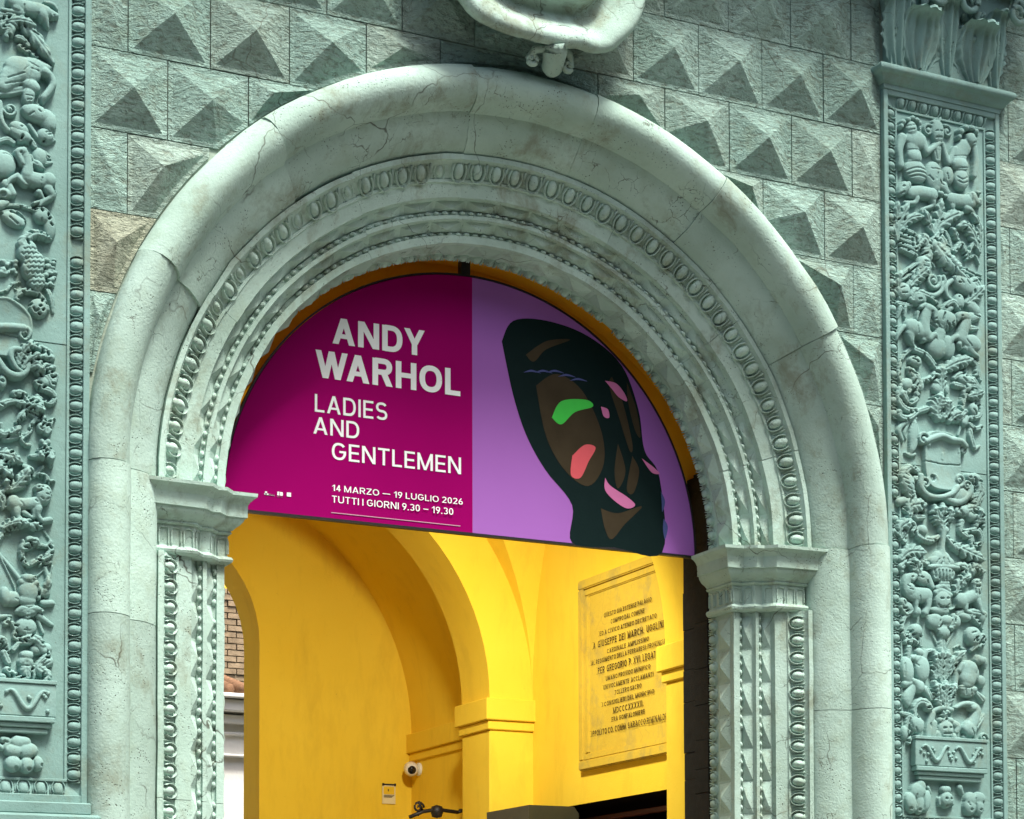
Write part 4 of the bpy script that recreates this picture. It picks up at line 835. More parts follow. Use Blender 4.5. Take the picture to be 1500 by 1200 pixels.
cl('acanthus_scroll', 'l 1.4 56 6 20,80 120,40 240,50; c 1.6 180,20,30 250,30,36 300,60,44 360,60,30; c 1.6 380,20,30 440,10,30; k .9 7 170,30 190,60; k .9 7 250,20 260,50; k .9 7 300,70 320,90; k .9 7 360,50 380,70; c 1 -20,170,40 20,130,34 80,120,24; v 1.2 70,130,26,1,1,0; c .4 390,100,14 450,190,12; c 1.8 200,260,36 240,200,46 310,200,40 340,230,22; c 1.6 190,290,28 210,370,26 260,400,26 330,360,26 350,400,22; c 1.4 360,230,20 420,240,20 450,210,24; c 1.6 370,350,36 430,320,34 460,250,30; c 1.4 400,390,16 450,380,16; c 1 220,270,20 280,250,20; k .8 7 220,210 300,200; k .8 7 250,240 270,270; k .8 7 210,330 230,300; k .9 9 250,400 256,408; k .9 8 350,340 370,350', 760)
cl('banner_trophy', 'c .2 0,300,12 180,530,26; c .6 0,320,8 130,590,9 160,750,10; c .4 60,400,8 190,520,8; c .4 170,330,7 230,480,9; c .4 440,400,8 330,500,10; c .3 400,430,22 440,560,26; l .4 36 3 340,700 400,620 420,520; c .5 460,410,10 440,560,8; e .8 110,700,110,70; e 1.2 50,680,50,90,8; c .4 380,740,36 460,740,30; e .6 400,640,50,60; c .4 340,850,34 460,930,20; c .3 340,900,20 380,1000,18; k .5 4 130,640 170,660; k .5 4 130,700 180,720; k .5 4 360,600 400,560; c .3 -10,860,26 100,850,14', 760)
cl('cuirass', '''e 2.0 245,640,92,110; c 2 190,560,36 240,570,40 310,570,36; e 2 235,720,84,60; c 2.6 215,520,34 260,520,34; e 2.8 235,525,52,42; e 3 295,520,30,24; c 2 150,820,20 200,790,34 300,790,34 370,810,20; e 1.6 240,810,96,60; c 1.8 240,840,40 240,860,30; k .5 5 180,760 250,785 330,755; k .5 5 130,820 240,860 380,800; k .4 4 240,790 235,870; k .7 6 240,560 270,570 290,555; k .8 8 300,520 306,522; c 1.4 330,600,30 345,620,26; k .6 5 325,580 330,640''', 760, 'plain cuirass with a helmet and a skirt of plates')
cl('dragon', 'c 1 80,880,22 140,960,26 130,1040,24 190,1060,20; e .8 230,950,100,90; c .8 50,920,26 90,900,30; k 1 12 60,910 80,915; c 2 200,1060,26 260,1050,34 320,1060,44 370,1110,40; c 1.8 180,1090,18 270,1090,22; c 1.4 330,1100,34 380,1160,40; k .8 7 240,1050 250,1060; k .8 7 290,1030 300,1045; c 1.2 120,1150,26 160,1100,24; c 1.4 -20,1080,40 30,1060,34 60,1130,26 70,1190,20; k .8 7 10,1060 20,1090; k .5 5 210,980 260,985; k .5 5 230,960 235,1010', 760, 'winged monster biting')
S48 = 4.8
cl('sphinx', '''c 2 180,100,54 180,170,42 190,200,26; e 2.4 185,50,50,36; c 2 230,130,18 240,190,14 235,215,10; c 2.2 260,120,22 310,70,26 340,40,20; e 1.4 330,90,50,50,40; c 1.6 270,140,40 320,180,44 330,240,34; c 1.6 280,250,26 330,240,24; c 1 30,30,26 60,100,26; c 1.8 50,150,26 100,190,30 160,220,28 210,240,22 280,260,22 310,300,18; c 1.4 20,200,26 40,260,24 110,300,22; c 1.2 130,290,16 200,300,16; c 1.4 -20,250,20 30,290,20; k .8 7 70,180 100,200 120,180; k .8 7 110,210 140,220; k .6 5 130,120 200,125; k .6 4 280,110 330,80; k .6 4 290,130 340,100; c .6 250,10,40 330,0,40''', 950, None, S48)
casket(-1, pl)
cl('lion_paw', 'e 1.8 100,720,70,50; e 1.8 190,720,80,60,10; e 2 90,810,60,60; e 2 185,820,56,60; e 1.8 265,810,42,56; c 1.6 120,660,50 180,660,40; k 1 12 105,845 108,848; k 1 12 195,850 198,852; k .9 10 290,820 292,824; k .5 6 140,740 150,860; k .5 6 230,760 235,850; c 1 20,640,24 60,650,24 40,690,22; k .8 6 30,650 50,660; c .8 -10,680,20 20,700,20', 950, 'large lion paw foot under the casket', S48)

# ---------------------------------------------------------------- capital over the right pilaster (and its twin above the left)
def acanthus(name, w, h, curl, ribs=9, lobes=5):
    V, F = [], []; nu, nv = 40, 26
    for j in range(nv+1):
        v = j/nv
        for i in range(nu+1):
            u = -1+2*i/nu
            spread = (.34+.72*math.sin(math.pi*min(1, v*.66+.06))**1.3)
            edge = 1-.20*abs(math.sin(v*lobes*math.pi))*u*u
            top = 1-.34*u*u-.035*abs(math.sin(u*lobes*math.pi))
            a = u*spread*edge
            vv = v*top
            x = a*w/2
            if vv < .72: y = -.05*(vv/.72)**1.5-.014; z = vv/.72*h*.86
            else:
                q = (vv-.72)/.28; an = q*math.pi*.85; y = -.064-curl*(1-math.cos(an))*.62; z = h*.86+curl*.72*math.sin(an)
            rib = math.cos(u*ribs*math.pi)*.5+.5
            y -= .026*rib*(1-.35*v)+.020*math.exp(-(u/.12)**2)*(1-.4*v)
            y += .05*(abs(u)**3)
            z -= .018*abs(math.sin(u*ribs*.5*math.pi)) * max(0, v-.6)
            V.append((x, y, z))
    for j in range(nv):
        for i in range(nu): a = j*(nu+1)+i; F.append((a, a+1, a+nu+2, a+nu+1))
    n0 = len(V)
    me = mesh(name, V, F, True)
    b = bmesh.new(); b.from_mesh(me); bmesh.ops.recalc_face_normals(b, faces=b.faces); b.to_mesh(me); b.free(); me.shade_smooth(); return me
leafA = acanthus('acanthus_leaf', .45, .30, .12, 7, 5); leafA.materials.append(M['carve'])
leafB = acanthus('acanthus_leaf', .24, .47, .075, 4, 6); leafB.materials.append(M['carve'])
for s, par in ((-1, pl), (1, pr)):
    x0, x1 = sorted((s*(PXI+.03), s*(PXO-.03)))
    prof = [(0, 7.232), (0, 7.3), (.0, 7.55), (.02, 7.66), (.05, 7.76), (.06, 7.80)]
    V, F = [], []
    for off, z in prof:
        for x, y in ((x0-off, .05), (x0-off, -.085-off), (x1+off, -.085-off), (x1+off, .05)): V.append((x, y, z))
    for i in range(len(prof)-1):
        for j in range(3): F.append((i*4+j, i*4+j+1, (i+1)*4+j+1, (i+1)*4+j))
    F.append((20, 21, 22, 23))
    cap = link('capital', fix(mesh('capital', V, F)), M['carve'], par)
    for fx in (.235, .765): link('acanthus_leaf', leafA, None, cap, Matrix.Translation((x0+(x1-x0)*fx, -.075, 7.232)))
    for fx in (.06, .5, .94):
        mm = Matrix.Translation((x0+(x1-x0)*fx, -.072, 7.232)); link('acanthus_leaf', leafB, None, cap, mm)
    link('abacus', boxm('abacus', x0-.1, x1+.1, -.21, .05, 7.80, 7.88, .01), M['carve'], cap)
    for fx in (.26, .74):      # stalk and bud between the leaves
        cx = x0+(x1-x0)*fx
        link('stalk', tubem('stalk', [(cx, -.12, 7.50), (cx+.004, -.125, 7.56), (cx, -.135, 7.62), (cx, -.15, 7.66)], [.022, .016, .018, .03]), M['carve'], cap)
        b = bmesh.new()
        for q in range(16):
            a = q*.9; rr = .05+.03*random.random(); bmesh.ops.create_uvsphere(b, u_segments=8, v_segments=6, radius=random.uniform(.012, .024), matrix=Matrix.Translation((cx+math.cos(a)*rr*1.4, -.105-random.uniform(0, .03), 7.59+math.sin(a)*rr*1.3)))
        me = bpy.data.meshes.new('flower_cluster'); b.to_mesh(me); b.free(); me.shade_smooth(); o_ = link('flower_cluster', me, M['carve'], cap); o_['kind'] = 'stuff'
    for fx, dr in ((0, -1), (1, 1), (.5, 1), (.5, -1)):
        cx = x0+(x1-x0)*fx; pts = []; rs = []
        for i in range(30):
            t = i/29; an = t*2*math.pi*1.35; rr = .085*(1-.8*t)
            pts.append((cx+dr*(.10 if fx in (0, 1) else .13)-dr*0+dr*(rr*math.sin(an))-dr*.02, -.17-.02*t, 7.70+rr*math.cos(an)-.0)); rs.append(.024*(1-.45*t))
        pts = [(cx-dr*.02, -.10, 7.52), (cx+dr*.02, -.13, 7.66)]+pts; rs = [.016, .02]+rs
        link('volute', tubem('volute', pts, rs, 8), M['carve'], cap)
# entablature over the portal, above the frame: it shades the upper wall
ent = thing('portal_entablature', 'projecting stone entablature carried by the two pilasters above the arch', 'cornice')
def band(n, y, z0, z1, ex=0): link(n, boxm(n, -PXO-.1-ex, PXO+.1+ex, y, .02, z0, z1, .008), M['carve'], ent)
band('architrave', -.20, 7.885, 8.12); band('frieze', -.17, 8.122, 8.42); band('bed_moulding', -.28, 8.422, 8.50, .1); band('corona', -.72, 8.502, 8.64, .3); band('gutter_moulding', -.80, 8.642, 8.72, .38)

# ---------------------------------------------------------------- stone shield over the crown of the arch
sh = thing('stone_shield', 'large pale stone shield with rolled rim hanging over the crown of the arch', 'shield', (0, 0, 0))
OL = [(75, 0), (150, 90), (235, 150), (320, 195), (440, 245), (560, 280), (700, 316), (800, 340), (880, 350), (950, 342), (1000, 362), (1040, 378), (1130, 380), (1200, 350), (1280, 285), (1350, 215), (1400, 120), (1425, 50), (1432, 0)]
pts = [at(660+x/5, y/5, -.30) for x, y in OL]; CX, CZ = .06, 7.45
pol = sorted([(math.atan2(p.z-CZ, p.x-CX), math.hypot(p.x-CX, p.z-CZ)) for p in pts])
def outr(a):
    while a > math.pi/2: a -= 2*math.pi
    while a < -3*math.pi/2: a += 2*math.pi
    P2 = [(q[0] if q[0] < 0 or q[0] < math.pi/2 else q[0]-2*math.pi, q[1]) for q in pol]
    P2 = sorted([(q[0] if q[0] <= math.pi/2 else q[0]-2*math.pi, q[1]) for q in P2])
    lo, hi = P2[0], P2[-1]
    if a < lo[0]:
        t = (lo[0]-a)/(lo[0]+3*math.pi/2); return lo[1]+(.78-lo[1])*min(1, t*1.3)
    if a > hi[0]:
        t = (a-hi[0])/(math.pi/2-hi[0]+1e-6); return hi[1]+(.78-hi[1])*min(1, t)
    for p_, q_ in zip(P2, P2[1:]):
        if p_[0] <= a <= q_[0]: return p_[1]+(q_[1]-p_[1])*(a-p_[0])/(q_[0]-p_[0]+1e-9)
    return .7
SP = [(.0, -.40), (.25, -.40), (.48, -.375), (.57, -.345), (.61, -.325), (.612, -.27), (.625, -.235), (.67, -.225), (.73, -.24), (.80, -.275), (.86, -.305), (.92, -.325), (.965, -.322), (.99, -.305), (1.0, -.285), (.99, -.262), (.95, -.25), (.85, -.20), (.6, -.1), (.5, .0)]
V, F = [], []; NA = 120
for j in range(NA):
    a = -3*math.pi/2+2*math.pi*j/NA; ro = outr(a)
    inner = .62*(1+.06*math.sin(2*a))
    for t, y in SP:
        w = wob((CX+math.cos(a)*ro*max(t, .01), y, CZ+math.sin(a)*ro*max(t, .01)), .006, 4); V.append(w)
n = len(SP)
for j in range(NA):
    for i in range(n-1): F.append((j*n+i, ((j+1) % NA)*n+i, ((j+1) % NA)*n+i+1, j*n+i+1))
me = fix(mesh('shield_body', V, F, True)); link('shield_body', me, M['arch'], sh)
def q5(x, y, Y): return at(660+x/5, y/5, Y)
c_ = [q5(760, 330, -.24), q5(765, 380, -.23), q5(755, 440, -.20), q5(745, 490, -.16), q5(740, 520, -.10)]
link('scroll_foot', tubem('scroll_foot', c_, [.085, .07, .062, .06, .04], 14), M['arch'], sh)
for sx, (cx, cy) in ((-1, (600, 440)), (1, (850, 490))):
    p = q5(cx, cy, -.19); pp = []
    base = q5(700 if sx < 0 else 800, 345, -.22); pp.append(base); pp.append(base.lerp(p, .5)+Vector((sx*.035, -.01, .01)))
    for i in range(16):
        t = i/15; an = math.pi*.5-sx*0+t*2*math.pi*1.1; rr = .030*(1-.6*t); pp.append(p+Vector((sx*rr*math.sin(an), -.02*t, rr*math.cos(an))))
    link('curl', tubem('curl', pp, [.03, .022]+[.017-.006*i/15 for i in range(16)], 8), M['arch'], sh)

# ---------------------------------------------------------------- passage
YP = M['plaster']
pas = thing('entrance_passage', 'yellow plastered vaulted passage behind the arch', 'passage')
W_ = 2.12; SPZ = 3.84; PF = 1.75
def sheet(n, V, F, sm=False, parent=pas, mat=YP): return link(n, mesh(n, V, F, sm), mat, parent)
# side walls; the right one has a doorway y 1.6..3.8, z < 2.97
def wallx(x, holes=()):
    V, F = [], []
    def q(y0, y1, z0, z1): i = len(V); V.extend([(x, y0, z0), (x, y1, z0), (x, y1, z1), (x, y0, z1)]); F.append((i, i+1, i+2, i+3))
    if holes:
        (a, b, c) = holes; q(.62, a, 0, 6.2); q(b, 6.46, 0, 6.2); q(a, b, c, 6.2)
    else: q(.62, 6.46, 0, 6.2)
    return V, F
sheet('side_wall', *wallx(-W_)); sheet('side_wall', *wallx(W_, (1.75, 3.79, 2.975)))
# inner face of the facade wall round the opening
V, F = [], []
def q(y, x0, x1, za, zb, z1): i = len(V); V.extend([(x0, y, za), (x1, y, zb), (x1, y, z1), (x0, y, z1)]); F.append((i, i+1, i+2, i+3))
r = 1.66
q(.625, -2.3, -r, 0, 0, 6.3); q(.625, r, 2.3, 0, 0, 6.3)
for i in range(32):
    a, b = -math.cos(math.pi*i/32)*r, -math.cos(math.pi*(i+1)/32)*r; q(.625, a, b, ZS+math.sqrt(max(0, r*r-a*a)), ZS+math.sqrt(max(0, r*r-b*b)), 6.3)
sheet('front_wall', V, F)
# rear wall with arched opening
V, F = [], []; rr, ocx, ocz = 1.0, -.28, 4.55
q(6.46, -2.2, ocx-rr, 0, 0, 6.3); q(6.46, ocx+rr, 2.2, 0, 0, 6.3)
for i in range(24):
    a, b = -math.cos(math.pi*i/24)*rr, -math.cos(math.pi*(i+1)/24)*rr; q(6.46, ocx+a, ocx+b, ocz+math.sqrt(max(0, rr*rr-a*a)), ocz+math.sqrt(max(0, rr*rr-b*b)), 6.3)
sheet('rear_wall', V, F)
V, F = [], []
path = [(ocx+rr, 0)]+[(ocx+rr*math.cos(math.pi*i/24), ocz+rr*math.sin(math.pi*i/24)) for i in range(25)]+[(ocx-rr, 0)]
for x, z in path: V += [(x, 6.46, z), (x+(.012 if x > ocx else -.012), 6.9, z)]
for i in range(len(path)-1): F.append((2*i, 2*i+1, 2*i+3, 2*i+2))
o = sheet('opening_reveal', V, F, True)
# vaults
def zv(x): return SPZ+W_*math.sqrt(max(0, 1-(x/W_)**2))
def vault(name, y0, y1, groin):
    V, F = [], []; nx, ny = 64, 64; b = (y1-y0)/2; yc = (y0+y1)/2
    for j in range(ny+1):
        y = yc-b*math.cos(math.pi*j/ny)
        for i in range(nx+1):
            x = -W_*math.cos(math.pi*i/nx); z = zv(x)
            if groin: z = max(z, SPZ+W_*1.0*math.sqrt(max(0, 1-((y-yc)/b)**2)))
            V.append((x, y, z))
    for j in range(ny):
        for i in range(nx):
            a = j*(nx+1)+i
            if (i < nx/2) == (j < ny/2): F += [(a, a+1, a+nx+2), (a, a+nx+2, a+nx+1)]
            else: F += [(a, a+1, a+nx+1), (a+1, a+nx+2, a+nx+1)]
    o = sheet(name, V, F, True); o.data.set_sharp_from_angle(angle=R(14)); return o
vault('barrel_vault', .62, 1.0, False); vault('groin_vault', 1.43, 4.09, True); vault('barrel_vault', 4.60, 6.46, False)
# transverse arches on piers
def transverse(y0, y1):
    V, F = [], []; n = 40
    for i in range(n+1):
        a = math.pi*i/n; c, s_ = -math.cos(a), math.sin(a)
        V += [(c*PF, y0, SPZ+s_*PF), (c*PF, y1, SPZ+s_*PF), (c*2.16, y0, SPZ+s_*2.16), (c*2.16, y1, SPZ+s_*2.16)]
    for i in range(n):
        a = i*4; b = a+4
        F += [(a, a+1, b+1, b), (a, b, b+2, a+2), (a+1, a+3, b+3, b+1)]
    o = sheet('transverse_arch', V, F, True); o.data.set_sharp_from_angle(angle=R(30))
    for s in (-1, 1):
        x0, x1 = sorted((s*PF, s*2.16)); sheetm = boxm('pier', x0, x1, y0, y1, 0, 3.60, .012); link('pier', sheetm, YP, pas)
        for n_, za, zb, o_ in (('impost_block', 3.672, 3.84, .045), ('impost_fillet', 3.60, 3.67, .020)):
            x0, x1 = sorted((s*(PF-o_), s*2.16)); link(n_, boxm(n_, x0, x1, y0-o_, y1+o_, za, zb, .006), YP, pas)
transverse(1.0, 1.43); transverse(4.09, 4.60)
for s in (-1, 1):
    for n_, za, zb, o_ in (('wall_band', 3.672, 3.839, .05), ('wall_band_fillet', 3.60, 3.67, .024)):
        x0, x1 = sorted((s*(W_-o_), s*2.2)); link(n_, boxm(n_, x0, x1, 4.648, 6.459, za, zb, .006), YP, pas)
fl_ = thing('passage_floodlight', 'small floodlight fixed under the front cross arch inside the yellow passage', 'lamp', (.35, 1.22, 5.26))
link('housing', boxm('housing', -.09, .09, -.05, .07, -.06, .06, .012, 2), M['black'], fl_)
link('bracket', boxm('bracket', -.02, .02, -.02, .02, .06, .30, .004), M['black'], fl_)
lmat = N('lamp_face', .3); lmat.b.inputs['Emission Color'].default_value = (1, .93, .78, 1); lmat.b.inputs['Emission Strength'].default_value = 8
link('lamp_face', boxm('lamp_face', -.07, .07, .071, .078, -.045, .045), lmat.m, fl_)
lamp = bpy.data.objects.new('floodlight_beam', bpy.data.lights.new('floodlight_beam', 'SPOT')); col.objects.link(lamp)
lamp.data.energy = 150; lamp.data.color = (1, .96, .86); lamp.data.spot_size = R(140); lamp.data.spot_blend = 1.0; lamp.data.shadow_soft_size = .16
lamp.location = (.35, 1.34, 5.2); lamp.rotation_euler = (Vector((.35, 1.34, 5.2))-Vector((.9, 4.2, 1.6))).to_track_quat('Z', 'Y').to_euler()
# doorway recess (dark room behind)
V = [(W_, 1.75, 0), (3.4, 1.75, 0), (3.4, 3.79, 0), (W_, 3.79, 0), (W_, 1.75, 2.975), (3.4, 1.75, 2.975), (3.4, 3.79, 2.975), (W_, 3.79, 2.975)]
sheet('dark_doorway', V, [(0, 1, 5, 4), (1, 2, 6, 5), (2, 3, 7, 6), (4, 5, 6, 7)], mat=M['dark'])
link('door_rail', boxm('door_rail', 2.3, 2.34, 1.8, 3.7, 2.86, 2.90, .004), simple('dark_red_wood', (.09, .02, .015), .5, .4), pas)
link('door_rail', boxm('door_rail', 2.3, 2.34, 1.8, 3.7, 2.70, 2.73, .004), M['black'], pas)

# open dark door leaf standing folded behind the right jamb
dl = thing('folded_door_leaf', 'tall dark old wooden door leaf folded back behind the right jamb', 'door')
for k, (x, y0, y1) in enumerate(((1.615, .70, .86), (1.655, .865, 1.06))):
    zz = 0
    while zz < 4.82:
        hgt = random.uniform(.14, .34); z1 = min(zz+hgt, 4.83)
        link('plank', boxm('plank', x+.012+random.uniform(-.003, .003), x+.06, y0, y1, zz+.002, z1, .002), M['oldwood'], dl); zz = z1
# low impost sliver is part of the front pier (built above)

# memorial plaque
plq = thing('memorial_plaque', 'large framed stone plaque with a carved Italian inscription on the yellow wall', 'plaque')
y0, y1, z0, z1 = 1.86, 3.26, 3.215, 4.62
fwid = .115
def fr(n, a0, a1, b0, b1, c0, c1): return link(n, boxm(n, a0, a1, b0, b1, c0, c1, .008, 2), M['slab'], plq)
fr('frame', W_-.045, W_+.01, y0, y1, z1-.07, z1); fr('frame', W_-.045, W_+.01, y0, y1, z0, z0+.07)
fr('frame', W_-.044, W_+.01, y0, y0+.07, z0+.07, z1-.07); fr('frame', W_-.044, W_+.01, y1-.07, y1, z0+.07, z1-.07)
fr('inner_frame', W_-.028, W_+.01, y0+.07, y1-.07, z1-.125, z1-.07); fr('inner_frame', W_-.028, W_+.01, y0+.07, y1-.07, z0+.07, z0+.12)
fr('inner_frame', W_-.027, W_+.01, y0+.07, y0+.125, z0+.12, z1-.125); fr('inner_frame', W_-.027, W_+.01, y1-.125, y1-.07, z0+.12, z1-.125)
link('slab', boxm('slab', W_-.012, W_+.01, y0+.125, y1-.125, z0+.12, z1-.125, 0), M['slab'], plq)
def text_mesh(s_, bold=0.0, depth=.0008):
    cu = bpy.data.curves.new('t', 'FONT'); cu.body = s_; cu.size = 1; cu.offset = bold; cu.extrude = depth; cu.resolution_u = 4
    ob = bpy.data.objects.new('t', cu); col.objects.link(ob); dg = bpy.context.evaluated_depsgraph_get(); dg.update()
    me = bpy.data.meshes.new_from_object(ob.evaluated_get(dg)); bpy.data.objects.remove(ob); return me
def fit_text(s_, width, cap, bold=0.0, th=.003):
    me = text_mesh(s_, bold, .5)
    V = [v.co.copy() for v in me.vertices]; x0_ = min(v.x for v in V); x1_ = max(v.x for v in V); 
    capm = .0
    ref = text_mesh('H', bold, .5); hy = [v.co.y for v in ref.vertices]; b0, b1 = min(hy), max(hy)
    for v in me.vertices:
        v.co.x = (v.co.x-x0_)/(x1_-x0_)*width; v.co.y = (v.co.y-b0)/(b1-b0)*cap; v.co.z = v.co.z*th
    return me
def glyphs(txt, t, sp):
    polys, x = [], 0
    def rect(a, b, c, d): polys.append([(x+a, b), (x+c, b), (x+c, d), (x+a, d)])
    def dg(x0, y0, x1, y1, w=None):
        w = w or t*1.08; polys.append([(x+x0, y0), (x+x0+w, y0), (x+x1+w, y1), (x+x1, y1)])
    def path(P_):
        L, Rr = [], []
        for i, p in enumerate(P_):
            a = Vector(P_[max(i-1, 0)]); b = Vector(P_[min(i+1, len(P_)-1)]); d = (b-a).normalized(); nn = Vector((-d.y, d.x))*t/2
            L.append(Vector(p)+nn); Rr.append(Vector(p)-nn)
        for i in range(len(P_)-1): polys.append([(x+L[i].x, L[i].y), (x+Rr[i].x, Rr[i].y), (x+Rr[i+1].x, Rr[i+1].y), (x+L[i+1].x, L[i+1].y)])
    def arc(cx, cy, rx, ry, a0, a1, n=18):
        o = []
        for i in range(n+1):
            a = R(a0+(a1-a0)*i/n); c, s_ = math.cos(a), math.sin(a); o.append((cx+rx*math.copysign(abs(c)**.86, c), cy+ry*math.copysign(abs(s_)**.86, s_)))
        return o
    h = t/2
    for ci, ch in enumerate(txt):
        w = dict(A=.80, N=.76, D=.74, Y=.76, W=1.12, R=.72, H=.74, O=.82, L=.56, E=.60, S=.68, G=.80, T=.66, M=.90, Z=.66, U=.74).get(ch, .58)
        if ch == ' ': x += .30; continue
        if ch == 'I': w = t; rect(0, 0, t, 1)
        elif ch == '.': w = t; rect(0, 0, t, t*1.1)
        elif ch == '—': w = 1.0; rect(0, .38, 1, .38+t*.85)
        elif ch == '–': w = .66; rect(0, .38, .66, .38+t*.85)
        elif ch == 'Q': w = .82; path(arc(w/2, .5, w/2-h, .5-h, 0, 360, 24)); dg(w*.78, -.12, w*.5, .2, t)
        elif ch == 'P': w = .62; rect(0, 0, t, 1); path([(h, 1-h*.9)]+arc(w-.30, .72, .30-h, .28-h*.9, 90, -90)+[(h, .44+h*.9)])
        elif ch == 'C': w = .76; path(arc(w/2, .5, w/2-h, .5-h, 42, 318, 22))
        elif ch == 'V': w = .78; dg(w/2-h, 0, 0, 1, t); dg(w/2-h, 0, w-t, 1, t)
        elif ch == 'X': w = .74; dg(0, 0, w-t, 1, t); dg(w-t, 0, 0, 1, t)
        elif ch == 'F': w = .58; rect(0, 0, t, 1); rect(t, .5-t*.45, w*.88, .5+t*.45); rect(t, 1-t*.9, w, 1)
        elif ch == 'L': rect(0, 0, t, 1); rect(t, 0, w, t*.9)
        elif ch == 'E': rect(0, 0, t, 1); rect(t, 0, w, t*.9); rect(t, .5-t*.45, w*.93, .5+t*.45); rect(t, 1-t*.9, w, 1)
        elif ch == 'T': rect(0, 1-t*.9, w, 1); rect(w/2-h, 0, w/2+h, 1-t*.9)
        elif ch == 'H': rect(0, 0, t, 1); rect(w-t, 0, w, 1); rect(t, .5-t*.45, w-t, .5+t*.45)
        elif ch == 'A': dg(0, 0, w/2-t*.54, 1); dg(w-t*1.08, 0, w/2-t*.54, 1); rect(w*.24, .23, w*.76, .23+t*.85)
        elif ch == 'N': rect(0, 0, t, 1); rect(w-t, 0, w, 1); dg(w-t*1.15, 0, t*.0, 1, t*1.15)
        elif ch == 'M': rect(0, 0, t, 1); rect(w-t, 0, w, 1); dg(w/2-t*.5, .0, 0, 1, t); dg(w/2-t*.5, .0, w-t, 1, t)
        elif ch == 'W': dg(w*.22, 0, 0, 1, t); dg(w*.22, 0, w/2-h, 1, t); dg(w*.78-t, 0, w/2-h, 1, t); dg(w*.78-t, 0, w-t, 1, t)
        elif ch == 'Y': rect(w/2-h, 0, w/2+h, .42); dg(w/2-h, .40, 0, 1, t*1.05); dg(w/2-h, .40, w-t*1.05, 1, t*1.05)
        elif ch == 'Z': rect(0, 1-t*.9, w, 1); rect(0, 0, w, t*.9); dg(0, t*.88, w-t*1.25, 1-t*.88, t*1.25)
        elif ch == 'U': path([(h, 1), (h, .36)]+arc(w/2, .36, w/2-h, .36-h, 180, 360)+[(w-h, 1)])
        elif ch == 'O': path(arc(w/2, .5, w/2-h, .5-h, 0, 360, 30))
        elif ch == 'G': path(arc(w/2, .5, w/2-h, .5-h, 38, 352, 28)); rect(w*.52, .42, w-t*.02, .42+t*.85)
        elif ch == 'D': rect(0, 0, t, 1); path([(h, 1-h*.9)]+arc(w-.42, .5, .42-h, .5-h*.9, 90, -90)+[(h, h*.9)])
        elif ch == 'R': rect(0, 0, t, 1); path([(h, 1-h*.9)]+arc(w-.33, .705, .31-h, .295-h*.9, 90, -90)+[(h, .41+h*.9)]); dg(w-t*1.15, 0, w*.42, .44, t*1.15)
        elif ch == 'S': r_ = (1-t)/4; path(arc(w/2, .5+r_, w/2-h-.01, r_, 28, 270, 16)+arc(w/2, .5-r_, w/2-h, r_, 90, -152, 16)[1:])
        elif ch == '0': path(arc(w/2, .5, w/2-h, .5-h, 0, 360, 26))
        elif ch == '1': w = .40; rect(w-t, 0, w, 1); dg(0, .70, w-t*1.0, 1, t*1.0)
        elif ch == '2': path(arc(w/2, .71, w/2-h, .29-h, 170, -30, 14)+[(h*1.3, h)]); rect(0, 0, w, t*.9)
        elif ch == '3': r_ = (1-t)/4; path(arc(w/2, .5+r_, w/2-h-.01, r_, 150, -88, 14)); path(arc(w/2, .5-r_, w/2-h, r_, 88, -150, 14))
        elif ch == '4': rect(w*.66-h, 0, w*.66+h, 1); rect(0, .22, w, .22+t*.85); dg(0, .24, w*.66-h, 1, t)
        elif ch == '6': path(arc(w/2, .31, w/2-h, .31-h, 0, 360, 20)); path([(h*1.1, .33), (w*.30, .68), (w*.66, 1)])
        elif ch == '9': path(arc(w/2, .69, w/2-h, .31-h, 0, 360, 20)); path([(w-h*1.1, .67), (w*.70, .32), (w*.34, 0)])
        x += w+sp
        nx_ = txt[ci+1] if ci+1 < len(txt) else ''
        if ch+nx_ in ('WA', 'AT', 'AV', 'DY', 'RY', 'LT', 'AD'): x -= {'WA': .15, 'DY': .05, 'AD': 0}.get(ch+nx_, .1)
    return polys, x-sp
def sans(txt, width, cap, t, sp, serif=False):
    polys, tot = glyphs(txt, t, sp); V, F = [], []; sx = width/tot
    if serif:
        for p in list(polys):
            if len(p) != 4: continue
            for y_ in (0, 1):
                e_ = [q_[0] for q_ in p if abs(q_[1]-y_) < .004]
                if len(e_) == 2 and abs(e_[0]-e_[1]) < t*1.4 and max(q_[1] for q_ in p)-min(q_[1] for q_ in p) > .35:
                    a_, b_ = min(e_)-t*.5, max(e_)+t*.5; polys.append([(a_, y_-.035), (b_, y_-.035), (b_, y_+.035), (a_, y_+.035)])
    for k, p in enumerate(polys):
        i = len(V); V += [(a*sx, b*cap, k*.00003+.0006) for a, b in p]; F.append(tuple(range(i, i+len(p))))
    me = mesh('lettering', V, F); 
    b = bmesh.new(); b.from_mesh(me)
    for f in b.faces:
        if f.normal.z < 0: f.normal_flip()
    b.to_mesh(me); b.free(); return me
YC = 2.56
